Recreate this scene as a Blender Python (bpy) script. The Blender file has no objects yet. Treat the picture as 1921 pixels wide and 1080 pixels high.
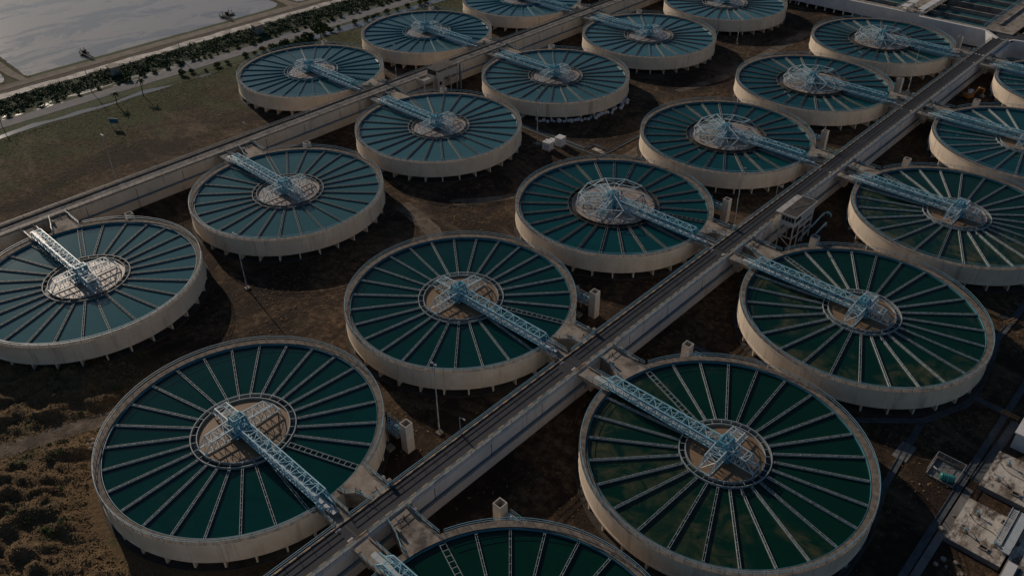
import bpy, math, random
from mathutils import Vector, Matrix, noise as mnoise
R_ = math.radians
sc = bpy.context.scene
# ------------------------------------------------------------------ camera, world, sun, exposure
cam_d = bpy.data.cameras.new("camera"); cam = bpy.data.objects.new("camera", cam_d)
sc.collection.objects.link(cam)
cam_d.sensor_width = 36; cam_d.sensor_fit = 'HORIZONTAL'; cam_d.lens = 29.38
cam_d.clip_start = 1; cam_d.clip_end = 4000
cam.matrix_world = Matrix.Translation((176.648, 7.438, 113.163)) @ (
    Matrix.Rotation(0.758510, 4, 'Z') @ Matrix.Rotation(0.947894, 4, 'X') @ Matrix.Rotation(-0.011852, 4, 'Z'))
sc.camera = cam
SUN_EL, SUN_AZ = R_(21.5), R_(169)            # where the sun stands (azimuth from +X, counter-clockwise)
world = bpy.data.worlds.new("World"); sc.world = world; world.use_nodes = True
wn = world.node_tree
sky = wn.nodes.new('ShaderNodeTexSky'); sky.sky_type = 'NISHITA'; sky.sun_disc = False
sky.sun_elevation = SUN_EL; sky.sun_rotation = math.pi/2 - SUN_AZ
sky.air_density = 1.0; sky.dust_density = 0.6; sky.ozone_density = 3.0
bg = wn.nodes['Background']; bg.inputs['Strength'].default_value = 0.078
wn.links.new(sky.outputs[0], bg.inputs[0])
sd = bpy.data.lights.new("sun", 'SUN'); sd.energy = 5.0; sd.angle = R_(0.6); sd.color = (1, .84, .68)
sun = bpy.data.objects.new("sun", sd); sc.collection.objects.link(sun)
sdir = Vector((math.cos(SUN_AZ)*math.cos(SUN_EL), math.sin(SUN_AZ)*math.cos(SUN_EL), math.sin(SUN_EL)))
sun.rotation_euler = sdir.to_track_quat('Z', 'Y').to_euler(); sun.location = sdir*400
vs = sc.view_settings; vs.view_transform = 'Standard'; vs.look = 'None'; vs.gamma = 1; vs.exposure = -1.0
rnd = random.Random(7)
C = sc.collection.objects

# ------------------------------------------------------------------ mesh helpers
class MB:
    def __init__(s): s.v = []; s.f = []; s.sm = []
    def quad(s, a, b, c, d, sm=False):
        n = len(s.v); s.v += [tuple(a), tuple(b), tuple(c), tuple(d)]; s.f.append((n, n+1, n+2, n+3)); s.sm.append(sm)
    def tri(s, a, b, c):
        n = len(s.v); s.v += [tuple(a), tuple(b), tuple(c)]; s.f.append((n, n+1, n+2)); s.sm.append(False)
    def box(s, x0, x1, y0, y1, z0, z1):
        n = len(s.v)
        s.v += [(x, y, z) for z in (z0, z1) for x, y in ((x0, y0), (x1, y0), (x1, y1), (x0, y1))]
        for f in ((3, 2, 1, 0), (4, 5, 6, 7), (0, 1, 5, 4), (1, 2, 6, 5), (2, 3, 7, 6), (3, 0, 4, 7)):
            s.f.append(tuple(n+i for i in f)); s.sm.append(False)
        return s
    def bar(s, p, q, w=.1, h=None, n=4):
        p, q = Vector(p), Vector(q); h = h or w; d = q-p
        if d.length < 1e-6: return s
        d.normalize(); up = Vector((0, 0, 1)) if abs(d.z) < .95 else Vector((1, 0, 0))
        a = d.cross(up).normalized(); b = a.cross(d).normalized()
        i0 = len(s.v)
        if n == 4: offs = [a*(w/2)*i+b*(h/2)*j for i, j in ((-1, -1), (1, -1), (1, 1), (-1, 1))]
        else: offs = [a*(w/2)*math.cos(2*math.pi*k/n)+b*(h/2)*math.sin(2*math.pi*k/n) for k in range(n)]
        for o in offs: s.v.append(tuple(p+o))
        for o in offs: s.v.append(tuple(q+o))
        for k in range(n):
            k2 = (k+1) % n; s.f.append((i0+k, i0+k2, i0+n+k2, i0+n+k)); s.sm.append(n > 4)
        s.f.append(tuple(i0+k for k in reversed(range(n)))); s.sm.append(False)
        s.f.append(tuple(i0+n+k for k in range(n))); s.sm.append(False)
        return s
    def pipe(s, pts, r, n=10):
        for a, b in zip(pts, pts[1:]): s.bar(a, b, 2*r, 2*r, n)
        return s
    def lathe(s, prof, seg=160, a0=0., a1=2*math.pi, smooth=True):
        """each profile segment ((r,z),(r,z)) keeps its own vertices so that edges stay crisp"""
        full = abs(a1-a0-2*math.pi) < 1e-6
        for (r0, z0), (r1, z1) in zip(prof, prof[1:]):
            i0 = len(s.v); cnt = seg if full else seg+1
            for k in range(cnt):
                t = a0+(a1-a0)*k/seg; c, d = math.cos(t), math.sin(t)
                s.v += [(r0*c, r0*d, z0), (r1*c, r1*d, z1)]
            for k in range(seg):
                j = (k+1) % cnt
                s.f.append((i0+2*k, i0+2*j, i0+2*j+1, i0+2*k+1)); s.sm.append(smooth)
        return s
    def prism(s, pts, z0, z1):
        n = len(s.v); m = len(pts)
        s.v += [(x, y, z0) for x, y in pts]+[(x, y, z1) for x, y in pts]
        s.f.append(tuple(n+i for i in reversed(range(m)))); s.f.append(tuple(n+m+i for i in range(m))); s.sm += [False]*2
        for i in range(m):
            j = (i+1) % m; s.f.append((n+i, n+j, n+m+j, n+m+i)); s.sm.append(False)
        return s
    def mirror(s):
        s.v = [(-x, y, z) for x, y, z in s.v]; s.f = [tuple(reversed(f)) for f in s.f]; return s
    def mesh(s, name, mat):
        me = bpy.data.meshes.new(name); me.from_pydata(s.v, [], s.f)
        me.polygons.foreach_set('use_smooth', s.sm); me.materials.append(mat); me.update(); return me
    def build(s, name, mat, parent=None, loc=(0, 0, 0), rz=0):
        return link(name, s.mesh(name, mat), parent, loc, rz)

def link(name, me, parent=None, loc=(0, 0, 0), rz=0):
    o = bpy.data.objects.new(name, me); C.link(o); o.location = loc; o.rotation_euler = (0, 0, rz)
    if parent: o.parent = parent
    return o
def tag(o, label=None, cat=None, group=None, kind=None):
    if label: o['label'] = label
    if cat: o['category'] = cat
    if group: o['group'] = group
    if kind: o['kind'] = kind
    return o
def thing(name, label, cat, loc=(0, 0, 0), rz=0, group=None):
    o = bpy.data.objects.new(name, None); C.link(o); o.location = loc; o.rotation_euler = (0, 0, rz)
    o.empty_display_size = .5
    return tag(o, label, cat, group)
def struct(name, mb, mat, loc=(0, 0, 0)): return tag(mb.build(name, mat, None, loc), kind='structure')
def copy_tree(o, parent=None):
    c = o.copy(); C.link(c)
    if parent: c.parent = parent
    for ch in list(o.children): copy_tree(ch, c)
    return c

# ------------------------------------------------------------------ materials
class NT:
    def __init__(s, name):
        s.m = bpy.data.materials.new(name); s.m.use_nodes = True; s.t = s.m.node_tree
        s.b = s.t.nodes['Principled BSDF']
        s.tc = s.t.nodes.new('ShaderNodeTexCoord'); s.co = s.tc.outputs['Object']
    def n(s, t, **k):
        x = s.t.nodes.new(t)
        for a, b in k.items(): setattr(x, a, b)
        return x
    def l(s, a, b): s.t.links.new(a, b)
    def shift(s):
        """a different offset for every object that shares the material"""
        oi = s.n('ShaderNodeObjectInfo'); mu = s.n('ShaderNodeMath', operation='MULTIPLY'); mu.inputs[1].default_value = 211.
        s.l(oi.outputs['Random'], mu.inputs[0]); va = s.n('ShaderNodeVectorMath', operation='ADD')
        s.l(s.co, va.inputs[0]); s.l(mu.outputs[0], va.inputs[1]); s.co = va.outputs[0]; return s
    def noise(s, scale, detail=6, rough=.6, stretch=None, dist=0.):
        x = s.n('ShaderNodeTexNoise'); x.inputs['Scale'].default_value = scale; x.inputs['Detail'].default_value = detail
        x.inputs['Roughness'].default_value = rough; x.inputs['Distortion'].default_value = dist
        co = s.co
        if stretch:
            mp = s.n('ShaderNodeMapping'); mp.inputs['Scale'].default_value = stretch; s.l(co, mp.inputs[0]); co = mp.outputs[0]
        s.l(co, x.inputs['Vector']); return x.outputs['Fac']
    def ramp(s, fac, stops):
        r = s.n('ShaderNodeValToRGB'); e = r.color_ramp.elements
        while len(e) > 1: e.remove(e[-1])
        e[0].position, e[0].color = stops[0][0], (*stops[0][1], 1)
        for p, c in stops[1:]:
            k = e.new(p); k.color = (*c, 1)
        s.l(fac, r.inputs[0]); return r.outputs[0]
    def val(s, fac, lo, hi, a=0., b=1.):
        m = s.n('ShaderNodeMapRange'); s.l(fac, m.inputs[0])
        for i, q in zip((1, 2, 3, 4), (lo, hi, a, b)): m.inputs[i].default_value = q
        return m.outputs[0]
    def mix(s, fac, a, b, mode='MIX'):
        m = s.n('ShaderNodeMix', data_type='RGBA', blend_type=mode)
        if isinstance(fac, (int, float)): m.inputs[0].default_value = fac
        else: s.l(fac, m.inputs[0])
        for i, q in ((6, a), (7, b)):
            if isinstance(q, tuple): m.inputs[i].default_value = (*q, 1)
            else: s.l(q, m.inputs[i])
        return m.outputs[2]
    def bump(s, fac, strength=.4, dist=.1):
        b = s.n('ShaderNodeBump'); b.inputs['Strength'].default_value = strength; b.inputs['Distance'].default_value = dist
        s.l(fac, b.inputs['Height']); s.l(b.outputs[0], s.b.inputs['Normal'])
    def done(s, col, rough=.8, metal=0., spec=.5):
        if isinstance(col, tuple): s.b.inputs['Base Color'].default_value = (*col, 1)
        else: s.l(col, s.b.inputs['Base Color'])
        if isinstance(rough, (int, float)): s.b.inputs['Roughness'].default_value = rough
        else: s.l(rough, s.b.inputs['Roughness'])
        s.b.inputs['Metallic'].default_value = metal; s.b.inputs['Specular IOR Level'].default_value = spec
        return s.m

def mottled(name, c0, c1, scale=.6, rough=.85, detail=7, stain=None, spec=.4, bump=None, stretch=None, lohi=(.32, .68)):
    t = NT(name).shift(); f = t.noise(scale, detail, .65, stretch)
    col = t.ramp(f, [(lohi[0], c0), (lohi[1], c1)])
    if stain:
        g = t.noise(stain[1], 5, .6, stain[2]); col = t.mix(t.val(g, stain[3], stain[3]+.16, 0, stain[4]), col, stain[0])
    if bump: t.bump(t.noise(bump[0], 5), bump[1], bump[2])
    return t.done(col, rough, 0, spec)

M = {}
t = NT('tank_wall_paint').shift(); col = t.ramp(t.noise(.25, 6), [(.32, (.68, .565, .425)), (.68, (.82, .70, .55))])
col = t.mix(t.val(t.noise(.55, 5, .6, (1, 1, .10)), .57, .73, 0, .6), col, (.24, .19, .14)); col = t.mix(t.val(t.noise(2.6, 7, .65, (1, 1, .05)), .55, .75, 0, .42), col, (.33, .25, .18))
col = t.mix(t.val(t.noise(1.4, 8, .7), .62, .72, 0, .35), col, (.45, .37, .28)); M['wall'] = t.done(col, .8, 0, .4)
M['rim'] = mottled('rim_concrete', (.09, .075, .062), (.27, .225, .18), .9, .9, 8, stain=((.07, .06, .05), .5, None, .58, .8))
M['conc'] = mottled('weathered_concrete', (.23, .19, .15), (.42, .36, .29), .5, .9, 8, stain=((.065, .055, .047), .30, None, .50, .85))
M['roadwall'] = mottled('grey_concrete_wall', (.58, .57, .55), (.74, .72, .69), .3, .85, 6,
                        stain=((.15, .12, .09), .5, (1, 1, .08), .60, .7))
M['white'] = mottled('white_wall_paint', (.58, .57, .55), (.76, .75, .72), .3, .75, 5, stain=((.26, .24, .21), .5, (1, 1, .1), .62, .5))
M['houseconc'] = mottled('weathered_white_paint', (.40, .385, .36), (.56, .54, .50), .5, .8, 7, stain=((.17, .14, .11), .6, (1, 1, .15), .54, .7))
M['beige'] = mottled('beige_tower_paint', (.46, .41, .35), (.58, .52, .45), .8, .8, 5, stain=((.25, .21, .17), .9, (1, 1, .15), .6, .6))
M['darkroof'] = mottled('dark_roof_felt', (.035, .033, .032), (.10, .09, .08), .5, .9, 7, stain=((.19, .17, .14), .25, None, .60, .9))
t = NT('stained_slab'); t.shift(); a = t.noise(.55, 10, .74, (1, .45, 1)); b = t.noise(1.6, 9, .75); c = t.noise(.12, 6, .6)
col = t.ramp(b, [(.3, (.50, .45, .37)), (.7, (.78, .71, .61))]); col = t.mix(t.val(a, .46, .58, 0, .93), col, (.085, .060, .043)); col = t.mix(t.val(c, .52, .66, 0, .6), col, (.20, .15, .105))
col = t.mix(t.val(t.noise(3.5, 6, .7), .60, .68, 0, .7), col, (.06, .045, .035)); M['slab'] = t.done(col, .9, 0, .3)
M['apron'] = mottled('apron_concrete', (.045, .038, .03), (.10, .085, .07), .5, .9, 7)
M['drain'] = mottled('drain_concrete', (.055, .065, .072), (.125, .135, .14), .5, .85, 7, stain=((.05, .05, .05), .4, None, .58, .7))
M['asphalt'] = mottled('asphalt', (.030, .032, .037), (.052, .054, .060), .35, .82, 8, stain=((.10, .095, .09), .25, (1, .2, 1), .60, .5), bump=(30, .15, .02))
M['dark'] = NT('dark_opening').done((.012, .013, .014), .6)
M['darkwater'] = NT('still_dark_water').done((.010, .022, .022), .12)
M['glass'] = NT('dark_window_glass').done((.02, .025, .03), .08, 0, .6)
M['tyre'] = NT('black_rubber').done((.02, .02, .02), .7)
M['jettywood'] = mottled('dark_wet_timber', (.018, .018, .018), (.06, .055, .05), 2, .8)
M['timber'] = mottled('raw_timber', (.24, .14, .06), (.36, .22, .10), 2, .8)
M['orange'] = NT('machine_orange_paint').done((.42, .17, .03), .5)
M['tank_teal'] = mottled('teal_plastic', (.02, .22, .20), (.03, .28, .26), 3, .45)
M['sack'] = mottled('woven_white_sack', (.46, .50, .53), (.66, .68, .70), 2, .75)
M['trunk'] = mottled('bark', (.07, .05, .035), (.13, .10, .07), 3, .9)
M['whitepaint'] = mottled('road_paint', (.45, .44, .42), (.7, .69, .66), 2, .8)
M['board'] = NT('blue_board').done((.02, .12, .22), .5)
M['galv'] = mottled('galvanised_steel', (.30, .31, .32), (.42, .43, .44), 2, .5)
def paint(name, c, c2, rough=.45, rust=.64):
    t = NT(name).shift(); f = t.noise(1.3, 6); col = t.ramp(f, [(.3, c), (.7, c2)])
    col = t.mix(t.val(t.noise(2.2, 7), rust, rust+.06, 0, .7), col, (.12, .06, .035)); return t.done(col, rough)
M['truss'] = paint('pale_blue_steel_paint', (.25, .51, .61), (.42, .67, .75))
M['blue'] = paint('blue_steel_paint', (.045, .18, .25), (.075, .25, .32))
M['armwhite'] = paint('arm_sunlit_pale_paint', (.40, .54, .59), (.58, .68, .70))  # paler than the truss paint: sunlight on the arm tops put into the colour
M['tower'] = paint('tower_blue_paint', (.08, .33, .44), (.15, .42, .52))
M['rail'] = paint('rail_blue_grey_paint', (.16, .33, .41), (.26, .42, .49))
M['trough'] = paint('trough_pale_paint', (.24, .30, .31), (.42, .46, .46), .6, .57)
M['trough_blue'] = paint('trough_blue_paint', (.06, .20, .26), (.11, .27, .33), .6, .66)
M['ring_dark'] = paint('ring_rusty_steel', (.035, .04, .042), (.09, .085, .075), .7, .55)
M['trough_dark'] = paint('trough_worn_paint', (.15, .17, .165), (.27, .285, .27), .6, .56)
M['deck'] = paint('walkway_plate', (.42, .47, .48), (.55, .58, .58), .5)
M['pipe'] = paint('pipe_blue_grey', (.10, .17, .22), (.16, .23, .27), .5)
# kerb painted in alternate blocks
t = NT('kerb_paint'); sx = t.n('ShaderNodeSeparateXYZ'); t.l(t.co, sx.inputs[0])
mo = t.n('ShaderNodeMath', operation='PINGPONG'); mo.inputs[1].default_value = 1.3; t.l(sx.outputs[1], mo.inputs[0])
k = t.val(mo.outputs[0], .63, .67); w = t.val(t.noise(1.2, 6), .40, .66, 0, .75)
M['kerb'] = t.done(t.mix(w, t.mix(k, (.50, .33, .17), (.10, .09, .085)), (.20, .17, .14)), .85)
# water of the tanks: dark green, turbid, with drifting lighter floc
def tank_water(name, deep, turbid, floc, lo, rough=.05, drift=0):
    t = NT(name); co0 = t.co; t.shift(); a = t.noise(.05, 5, .55, None, .8); b = t.noise(.17, 8, .66, None, 1.6); c = t.noise(.9, 8, .7, (1, 1, 1), .5)
    col = t.mix(t.val(b, .35, .7), deep, turbid)
    if drift:
        dp = t.n('ShaderNodeVectorMath', operation='DOT_PRODUCT'); t.l(co0, dp.inputs[0]); dp.inputs[1].default_value = (-.5, -.86, 0)
        ad = t.n('ShaderNodeMath', operation='ADD'); t.l(a, ad.inputs[0]); t.l(t.val(dp.outputs['Value'], -6, 23, -.10, drift), ad.inputs[1]); a = ad.outputs[0]
    mm = t.n('ShaderNodeMath', operation='MULTIPLY'); t.l(t.val(a, lo, lo+.14), mm.inputs[0]); t.l(t.val(b, .40, .62), mm.inputs[1])
    m2 = t.n('ShaderNodeMath', operation='MULTIPLY'); t.l(mm.outputs[0], m2.inputs[0]); t.l(t.val(c, .25, .6, .45, 1), m2.inputs[1])
    col = t.mix(m2.outputs[0], col, floc)
    oi = t.n('ShaderNodeObjectInfo'); col = t.mix(t.val(oi.outputs['Random'], 0, 1, 0, .35), col, (.006, .030, .017))
    t.bump(t.noise(2.2, 5, .6), .10, .03); t.b.inputs['IOR'].default_value = 1.33
    return t.done(col, rough, 0, .5)
M['water_green'] = tank_water('dark_green_water', (.0006, .024, .015), (.001, .033, .020), (.105, .095, .045), .49, .05, .14)
M['water_teal'] = tank_water('clear_teal_water', (.0006, .034, .032), (.001, .044, .041), (.010, .045, .030), .60)
M['water_mid'] = tank_water('green_water', (.001, .052, .056), (.0015, .068, .068), (.030, .075, .048), .62)
M['water_blue'] = tank_water('blue_green_sheen_water', (.045, .140, .158), (.055, .158, .172), (.05, .11, .11), .66, .06)  # base colour lightened to paint in the sky sheen on the far tanks
t = NT('sludge').shift(); f = t.noise(.5, 7, .6, None, 1.); f2 = t.noise(2.5, 6)
SL = lambda k: tuple(k*q for q in (.29, .20, .125))
t2 = NT('pale_glare_sludge').shift(); ff = t2.noise(.45, 8, .65, None, 1.); M['sludge_pale'] = t2.done(t2.ramp(ff, [(.3, (.26, .20, .16)), (.5, (.40, .33, .28)), (.7, (.46, .39, .34))]), .5, 0, .25)  # pinkish sludge, with glare painted in as a paler tone
M['sludge'] = t.done(t.mix(t.val(f2, .35, .7), t.ramp(f, [(.3, (.185, .115, .065)), (.7, (.30, .20, .12))]), (.26, .18, .115)), .55, 0, .2)

# ------------------------------------------------------------------ ground and its setting
def strip_water(name, deep, scum_sheen, lo, rough=.05):
    t = NT(name); f = t.noise(.05, 10, .70, (1, .55, 1), .9)
    g = t.val(f, lo, lo+.07); t.b.inputs['IOR'].default_value = 1.33; t.bump(t.noise(.9, 3), .03, .05)
    return t.done(t.mix(g, deep, scum_sheen), t.val(g, 0, 1, rough, rough*1.5), 0, .5)
M['pond'] = strip_water('pond_water', (.225, .235, .235), (.37, .34, .305), .44, .06)  # pale patches: scum, and reflected sky put into the colour
t = NT('canal_water'); f = t.noise(.16, 8, .7, (1, .35, 1), 1.2); g = t.val(f, .41, .47); t.b.inputs['IOR'].default_value = 1.33
M['canal'] = t.done(t.mix(g, (.13, .14, .14), t.ramp(t.noise(.9, 6), [(.3, (.020, .034, .012)), (.7, (.065, .075, .03))])), t.val(g, 0, 1, .07, .9), 0, .5)
t = NT('pool_water'); t.b.inputs['IOR'].default_value = 1.33; M['pool'] = t.done((.17, .18, .18), .07)
t = NT('ground_soil')
big = t.noise(.012, 6, .6); mid = t.noise(.06, 8, .65); fine = t.noise(.55, 8, .7); fine2 = t.noise(2.2, 6, .7)
soil = t.ramp(fine, [(.32, (.026, .016, .010)), (.5, (.080, .051, .029)), (.70, (.23, .150, .088))])
grass = t.ramp(t.noise(.7, 8, .75), [(.36, (.026, .040, .012)), (.56, (.075, .085, .030)), (.7, (.15, .125, .06))])
sx = t.n('ShaderNodeSeparateXYZ'); t.l(t.co, sx.inputs[0])
left = t.val(sx.outputs[0], -58, -100, 0, .30)               # the old field gets greener towards the canal
near = t.val(sx.outputs[0], -30, -45, .16, .02)
gm = t.n('ShaderNodeMath', operation='ADD'); t.l(left, gm.inputs[0]); t.l(mid, gm.inputs[1])
gm2 = t.n('ShaderNodeMath', operation='ADD'); t.l(gm.outputs[0], gm2.inputs[0]); t.l(near, gm2.inputs[1]); gm2.inputs[1].default_value = 0
gr = t.val(gm.outputs[0], .58, .76, 0, .9)
burnt = t.mix(t.val(t.noise(.07, 9, .7, (1, .5, 1), .6), .44, .55, 0, .85), soil, (.028, .018, .013))
straw = t.ramp(fine2, [(.3, (.10, .066, .034)), (.7, (.25, .165, .085))])
ny = t.val(sx.outputs[1], 56, 40); nxx = t.val(sx.outputs[0], 96, 84); nm = t.n('ShaderNodeMath', operation='MULTIPLY'); t.l(ny, nm.inputs[0]); t.l(nxx, nm.inputs[1])
col = t.mix(gr, burnt, grass)
col = t.mix(nm.outputs[0], col, t.mix(t.val(mid, .52, .66, 0, .8), straw, grass))
col = t.mix(t.val(t.noise(.05, 7, .7, (.4, 1, 1), 1.), .53, .66, 0, .55), col, (.215, .160, .105))
t.bump(t.noise(.9, 9, .72), 1.0, .7)
M['ground'] = t.done(col, .95, 0, .2)
M['track'] = mottled('dirt_track', (.07, .05, .034), (.22, .17, .125), .35, .95, 9, stain=((.05, .045, .02), .5, None, .52, .8), bump=(2, .6, .3), lohi=(.36, .66))
M['dirt'] = mottled('dirt_road', (.15, .12, .09), (.27, .225, .175), .3, .95, 8, stain=((.085, .07, .05), .25, (.8, .08, 1), .55, .8), bump=(2, .4, .2))
M['mud'] = mottled('pale_mud', (.16, .14, .12), (.60, .55, .48), .22, .8, 8, lohi=(.36, .54), bump=(2, .4, .2))
M['path'] = mottled('canal_path', (.14, .14, .14), (.23, .225, .22), .3, .9, 8, stain=((.09, .09, .09), .3, (1, .1, 1), .56, .7))
M['scrubground'] = mottled('scrub_ground', (.012, .030, .012), (.045, .070, .024), .8, .95, 8, bump=(1.2, .8, .5))
M['bank'] = mottled('bank_soil', (.05, .035, .025), (.11, .085, .06), .6, .95, 8, bump=(1.5, .6, .4))
M['verge'] = mottled('verge_grass', (.030, .048, .014), (.080, .100, .034), 1.2, .95, 8, stain=((.12, .09, .05), .3, None, .58, .8), bump=(2.5, .8, .4))
M['concfloor'] = mottled('yard_concrete', (.15, .145, .14), (.25, .24, .225), .4, .9, 8, stain=((.08, .07, .06), .2, None, .5, .8))

TRACK = [(15.5, 10), (32.8, 18), (38, 32.5), (43.8, 47.5), (48, 66)]
def seg_d(x, y, x0, y0, x1, y1):
    dx, dy = x1-x0, y1-y0; f = max(0, min(1, ((x-x0)*dx+(y-y0)*dy)/(dx*dx+dy*dy))); return math.hypot(x-x0-f*dx, y-y0-f*dy)
def ground_h(x, y):
    """rough tussocky ground in the near left corner"""
    w = min(1, max(0, (90-x)/14))*min(1, max(0, (47-y)/8))*min(1, max(0, (x-2)/14))
    d = math.hypot(x-67.85, y-51.97); w *= min(1, max(0, (d-26.5)/6))
    tr = min(seg_d(x, y, *a, *c) for a, c in zip(TRACK, TRACK[1:])); w *= min(1, max(0, (tr-2.4)/3))
    if w <= 0: return 0
    u, v = x*.80+y*.60, -x*.60+y*.80                     # ridges trail down-wind
    h = mnoise.noise((u*.12, v*.22, 3.1))*.8+mnoise.noise((u*.30, v*.58, 9.7))*1.3+mnoise.noise((u*.7, v*1.1, 1.7))*.45
    h = .5+h
    return (h if h > 0 else h*.15)*w*1.25 if h > 0 else 0
b = MB(); xs = [-1500, -700, -450]+[-300+i*10 for i in range(31)]+[2+i*.75 for i in range(121)]+[94+i*9 for i in range(12)]+[300, 700, 1500]
ys = [-900, -400, -150, -60]+[-20+i*.75 for i in range(92)]+[55+i*10 for i in range(46)]+[700, 1100, 1800]
nx = len(xs); b.v = [(x, y, ground_h(x, y) if (0 < x < 95 and y < 56) else 0) for y in ys for x in xs]
# cut the ground away where canals and ponds lie: those sheets sit in a shallow bed of their own below the banks
for j in range(len(ys)-1):
    for i in range(nx-1):
        b.f.append((j*nx+i, j*nx+i+1, (j+1)*nx+i+1, (j+1)*nx+i)); b.sm.append(True)
struct('ground', b, M['ground'])

def ribbon(pts_l, pts_r, z, wob=0, seed=0, step=1.6):
    """sheet between two polylines given as [(x,y),...] at the same y order; edges get a natural wobble"""
    def resample(pts, sd):
        out = []; L = sum(math.dist(a, b) for a, b in zip(pts, pts[1:])); n = max(2, int(L/step))
        cum = [0]
        for a, c in zip(pts, pts[1:]): cum.append(cum[-1]+math.dist(a, c))
        k = 0
        for i in range(n+1):
            s = L*i/n
            while k < len(pts)-2 and cum[k+1] < s: k += 1
            f = (s-cum[k])/max(1e-6, cum[k+1]-cum[k]); x = pts[k][0]+(pts[k+1][0]-pts[k][0])*f; y = pts[k][1]+(pts[k+1][1]-pts[k][1])*f
            w = (mnoise.noise((x*.13+sd, y*.13, sd))*1.3+mnoise.noise((x*.5+sd, y*.5, sd))*.5)*wob
            out.append((x+w, y+w*.15))
        return out
    a = resample(pts_l, seed); c = resample(pts_r, seed+5.3); n = min(len(a), len(c))
    A = [a[round(i*(len(a)-1)/(n-1))] for i in range(n)]; D = [c[round(i*(len(c)-1)/(n-1))] for i in range(n)]
    b = MB(); b.v = [(x, y, z) for x, y in A]+[(x, y, z) for x, y in D]
    for i in range(n-1): b.f.append((i, n+i, n+i+1, i+1)); b.sm.append(False)
    return b
def strip(name, x0, x1, y0, y1, z, mat, wob=.4, seed=0, mids=()):
    return struct(name, ribbon([(x0, y0), (x0, y1)], [(x1, y0), (x1, y1)], z, wob, seed), mat)
strip('canal_verge', -112.4, -107.2, -20, 420, .03, M['verge'], .5, 1)
strip('canal_path', -118.3, -112.3, -40, 440, .09, M['path'], .08, 2)
strip('canal', -123.2, -118.2, -40, 440, .05, M['canal'], .45, 3)
strip('scrub_bank', -137.6, -122.8, -40, 440, .07, M['scrubground'], .6, 4)
strip('mud_bank', -141.6, -137.2, 60, 440, .10, M['mud'], .8, 5)
strip('earth_bank', -145.3, -141.0, 60, 440, .08, M['bank'], .35, 6)
strip('dirt_road', -149.6, -144.8, 20, 440, .14, M['dirt'], .12, 7)
strip('road_verge', -152.2, -149.2, 100, 207, .11, M['verge'], .30, 8)
# pools beside the path
struct('pool', ribbon([(-105.4, 60), (-107.2, 73), (-109.0, 84), (-106.9, 89.4), (-107.4, 98.8), (-105.5, 109.4), (-107.9, 121), (-104.2, 131.5)],
                      [(-104.4, 60), (-104.8, 73.9), (-105.7, 86.3), (-104.4, 94.4), (-104.0, 107.8), (-104.7, 116.2), (-103.8, 126), (-103.6, 132)], .05, .28, 11, .9), M['pool'])
struct('pool', ribbon([(-107.2, 172), (-109.8, 186), (-110.6, 203), (-109.4, 224), (-107.4, 233), (-108.5, 262), (-108, 330)],
                      [(-106.2, 172), (-105.8, 186), (-105.6, 198.5), (-103.3, 218), (-104.8, 233), (-103.6, 262), (-103, 330)], .05, .3, 12, .9), M['pool'])
struct('pool', ribbon([(-104.6, 139), (-105, 143), (-103.6, 148)], [(-104.2, 139), (-102.6, 143), (-103.3, 148)], .05, .3, 13, .6), M['pool'])
# ponds
def poly(name, pts, z, mat):
    b = MB(); b.v = [(x, y, z) for x, y in pts]; b.f = [tuple(range(len(pts)))]; b.sm = [False]; return struct(name, b, mat)
def smoothpoly(pts, n=8):
    out = []; m = len(pts)
    for i in range(m):
        p0, p1, p2, p3 = (Vector(pts[(i+k-1) % m]) for k in range(4))
        for k in range(n):
            t = k/n; q = .5*((2*p1)+(-p0+p2)*t+(2*p0-5*p1+4*p2-p3)*t*t+(-p0+3*p1-3*p2+p3)*t**3)
            w = mnoise.noise((q.x*.3, q.y*.3, 4))*.5; out.append((q.x+w, q.y+w))
    return out
poly('pond', smoothpoly([(-151.3, 101.5), (-151.2, 112), (-151.6, 130), (-152.3, 150), (-152.6, 157), (-151.7, 165), (-151.4, 180), (-151.8, 195), (-153, 206), (-158, 209.6), (-175, 210),
                     (-260, 211), (-420, 210), (-420, 101), (-260, 100.8), (-190, 100.6), (-175, 100.3), (-162, 99.6), (-154, 99.2)]), .06, M['pond'])
poly('pond', smoothpoly([(-152.5, 88), (-154, 92), (-158, 93), (-170, 93.6), (-260, 93), (-260, 20), (-153, 20), (-151.5, 60)]), .06, M['pond'])
poly('pond', smoothpoly([(-151.2, 222), (-152, 218), (-157, 216.8), (-200, 216.5), (-300, 216), (-300, 300), (-152, 300), (-151, 250)]), .06, M['pond'])
strip_pts = ([(-149.5, 95.8), (-158, 94.6), (-180, 95.2), (-300, 94.6)], [(-147.0, 98.5), (-158, 97.9), (-180, 98.6), (-300, 98.4)])
struct('dirt_road', ribbon(*strip_pts, .16, .1, 21), M['dirt'])
struct('dirt_road', ribbon([(-148.5, 210.5), (-158, 211.6), (-300, 211.8)], [(-148.5, 216), (-158, 215), (-300, 215.2)], .16, .1, 22), M['dirt'])
struct('dirt_track', ribbon([(14, 12), (31, 19), (36, 33), (42.0, 48), (46, 66)], [(17, 8), (34.5, 17), (40, 32), (45.5, 47), (50, 66)], .02, .5, 23, 1), M['track'])
struct('dirt_track', ribbon([(20, 132), (36, 129), (48, 122)], [(20, 128), (36, 124), (48, 118)], .03, .6, 24, 1), M['track'])
struct('dirt_track', ribbon([(28, 140), (42, 160), (46, 186), (46.5, 236)], [(31, 139), (45, 159), (50, 186), (51, 236)], .02, .5, 25, 1), M['track'])
struct('dirt_track', ribbon([(30, 245), (34, 262), (34, 330)], [(33, 245), (38, 262), (38.5, 330)], .02, .6, 26, 1), M['track'])

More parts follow.
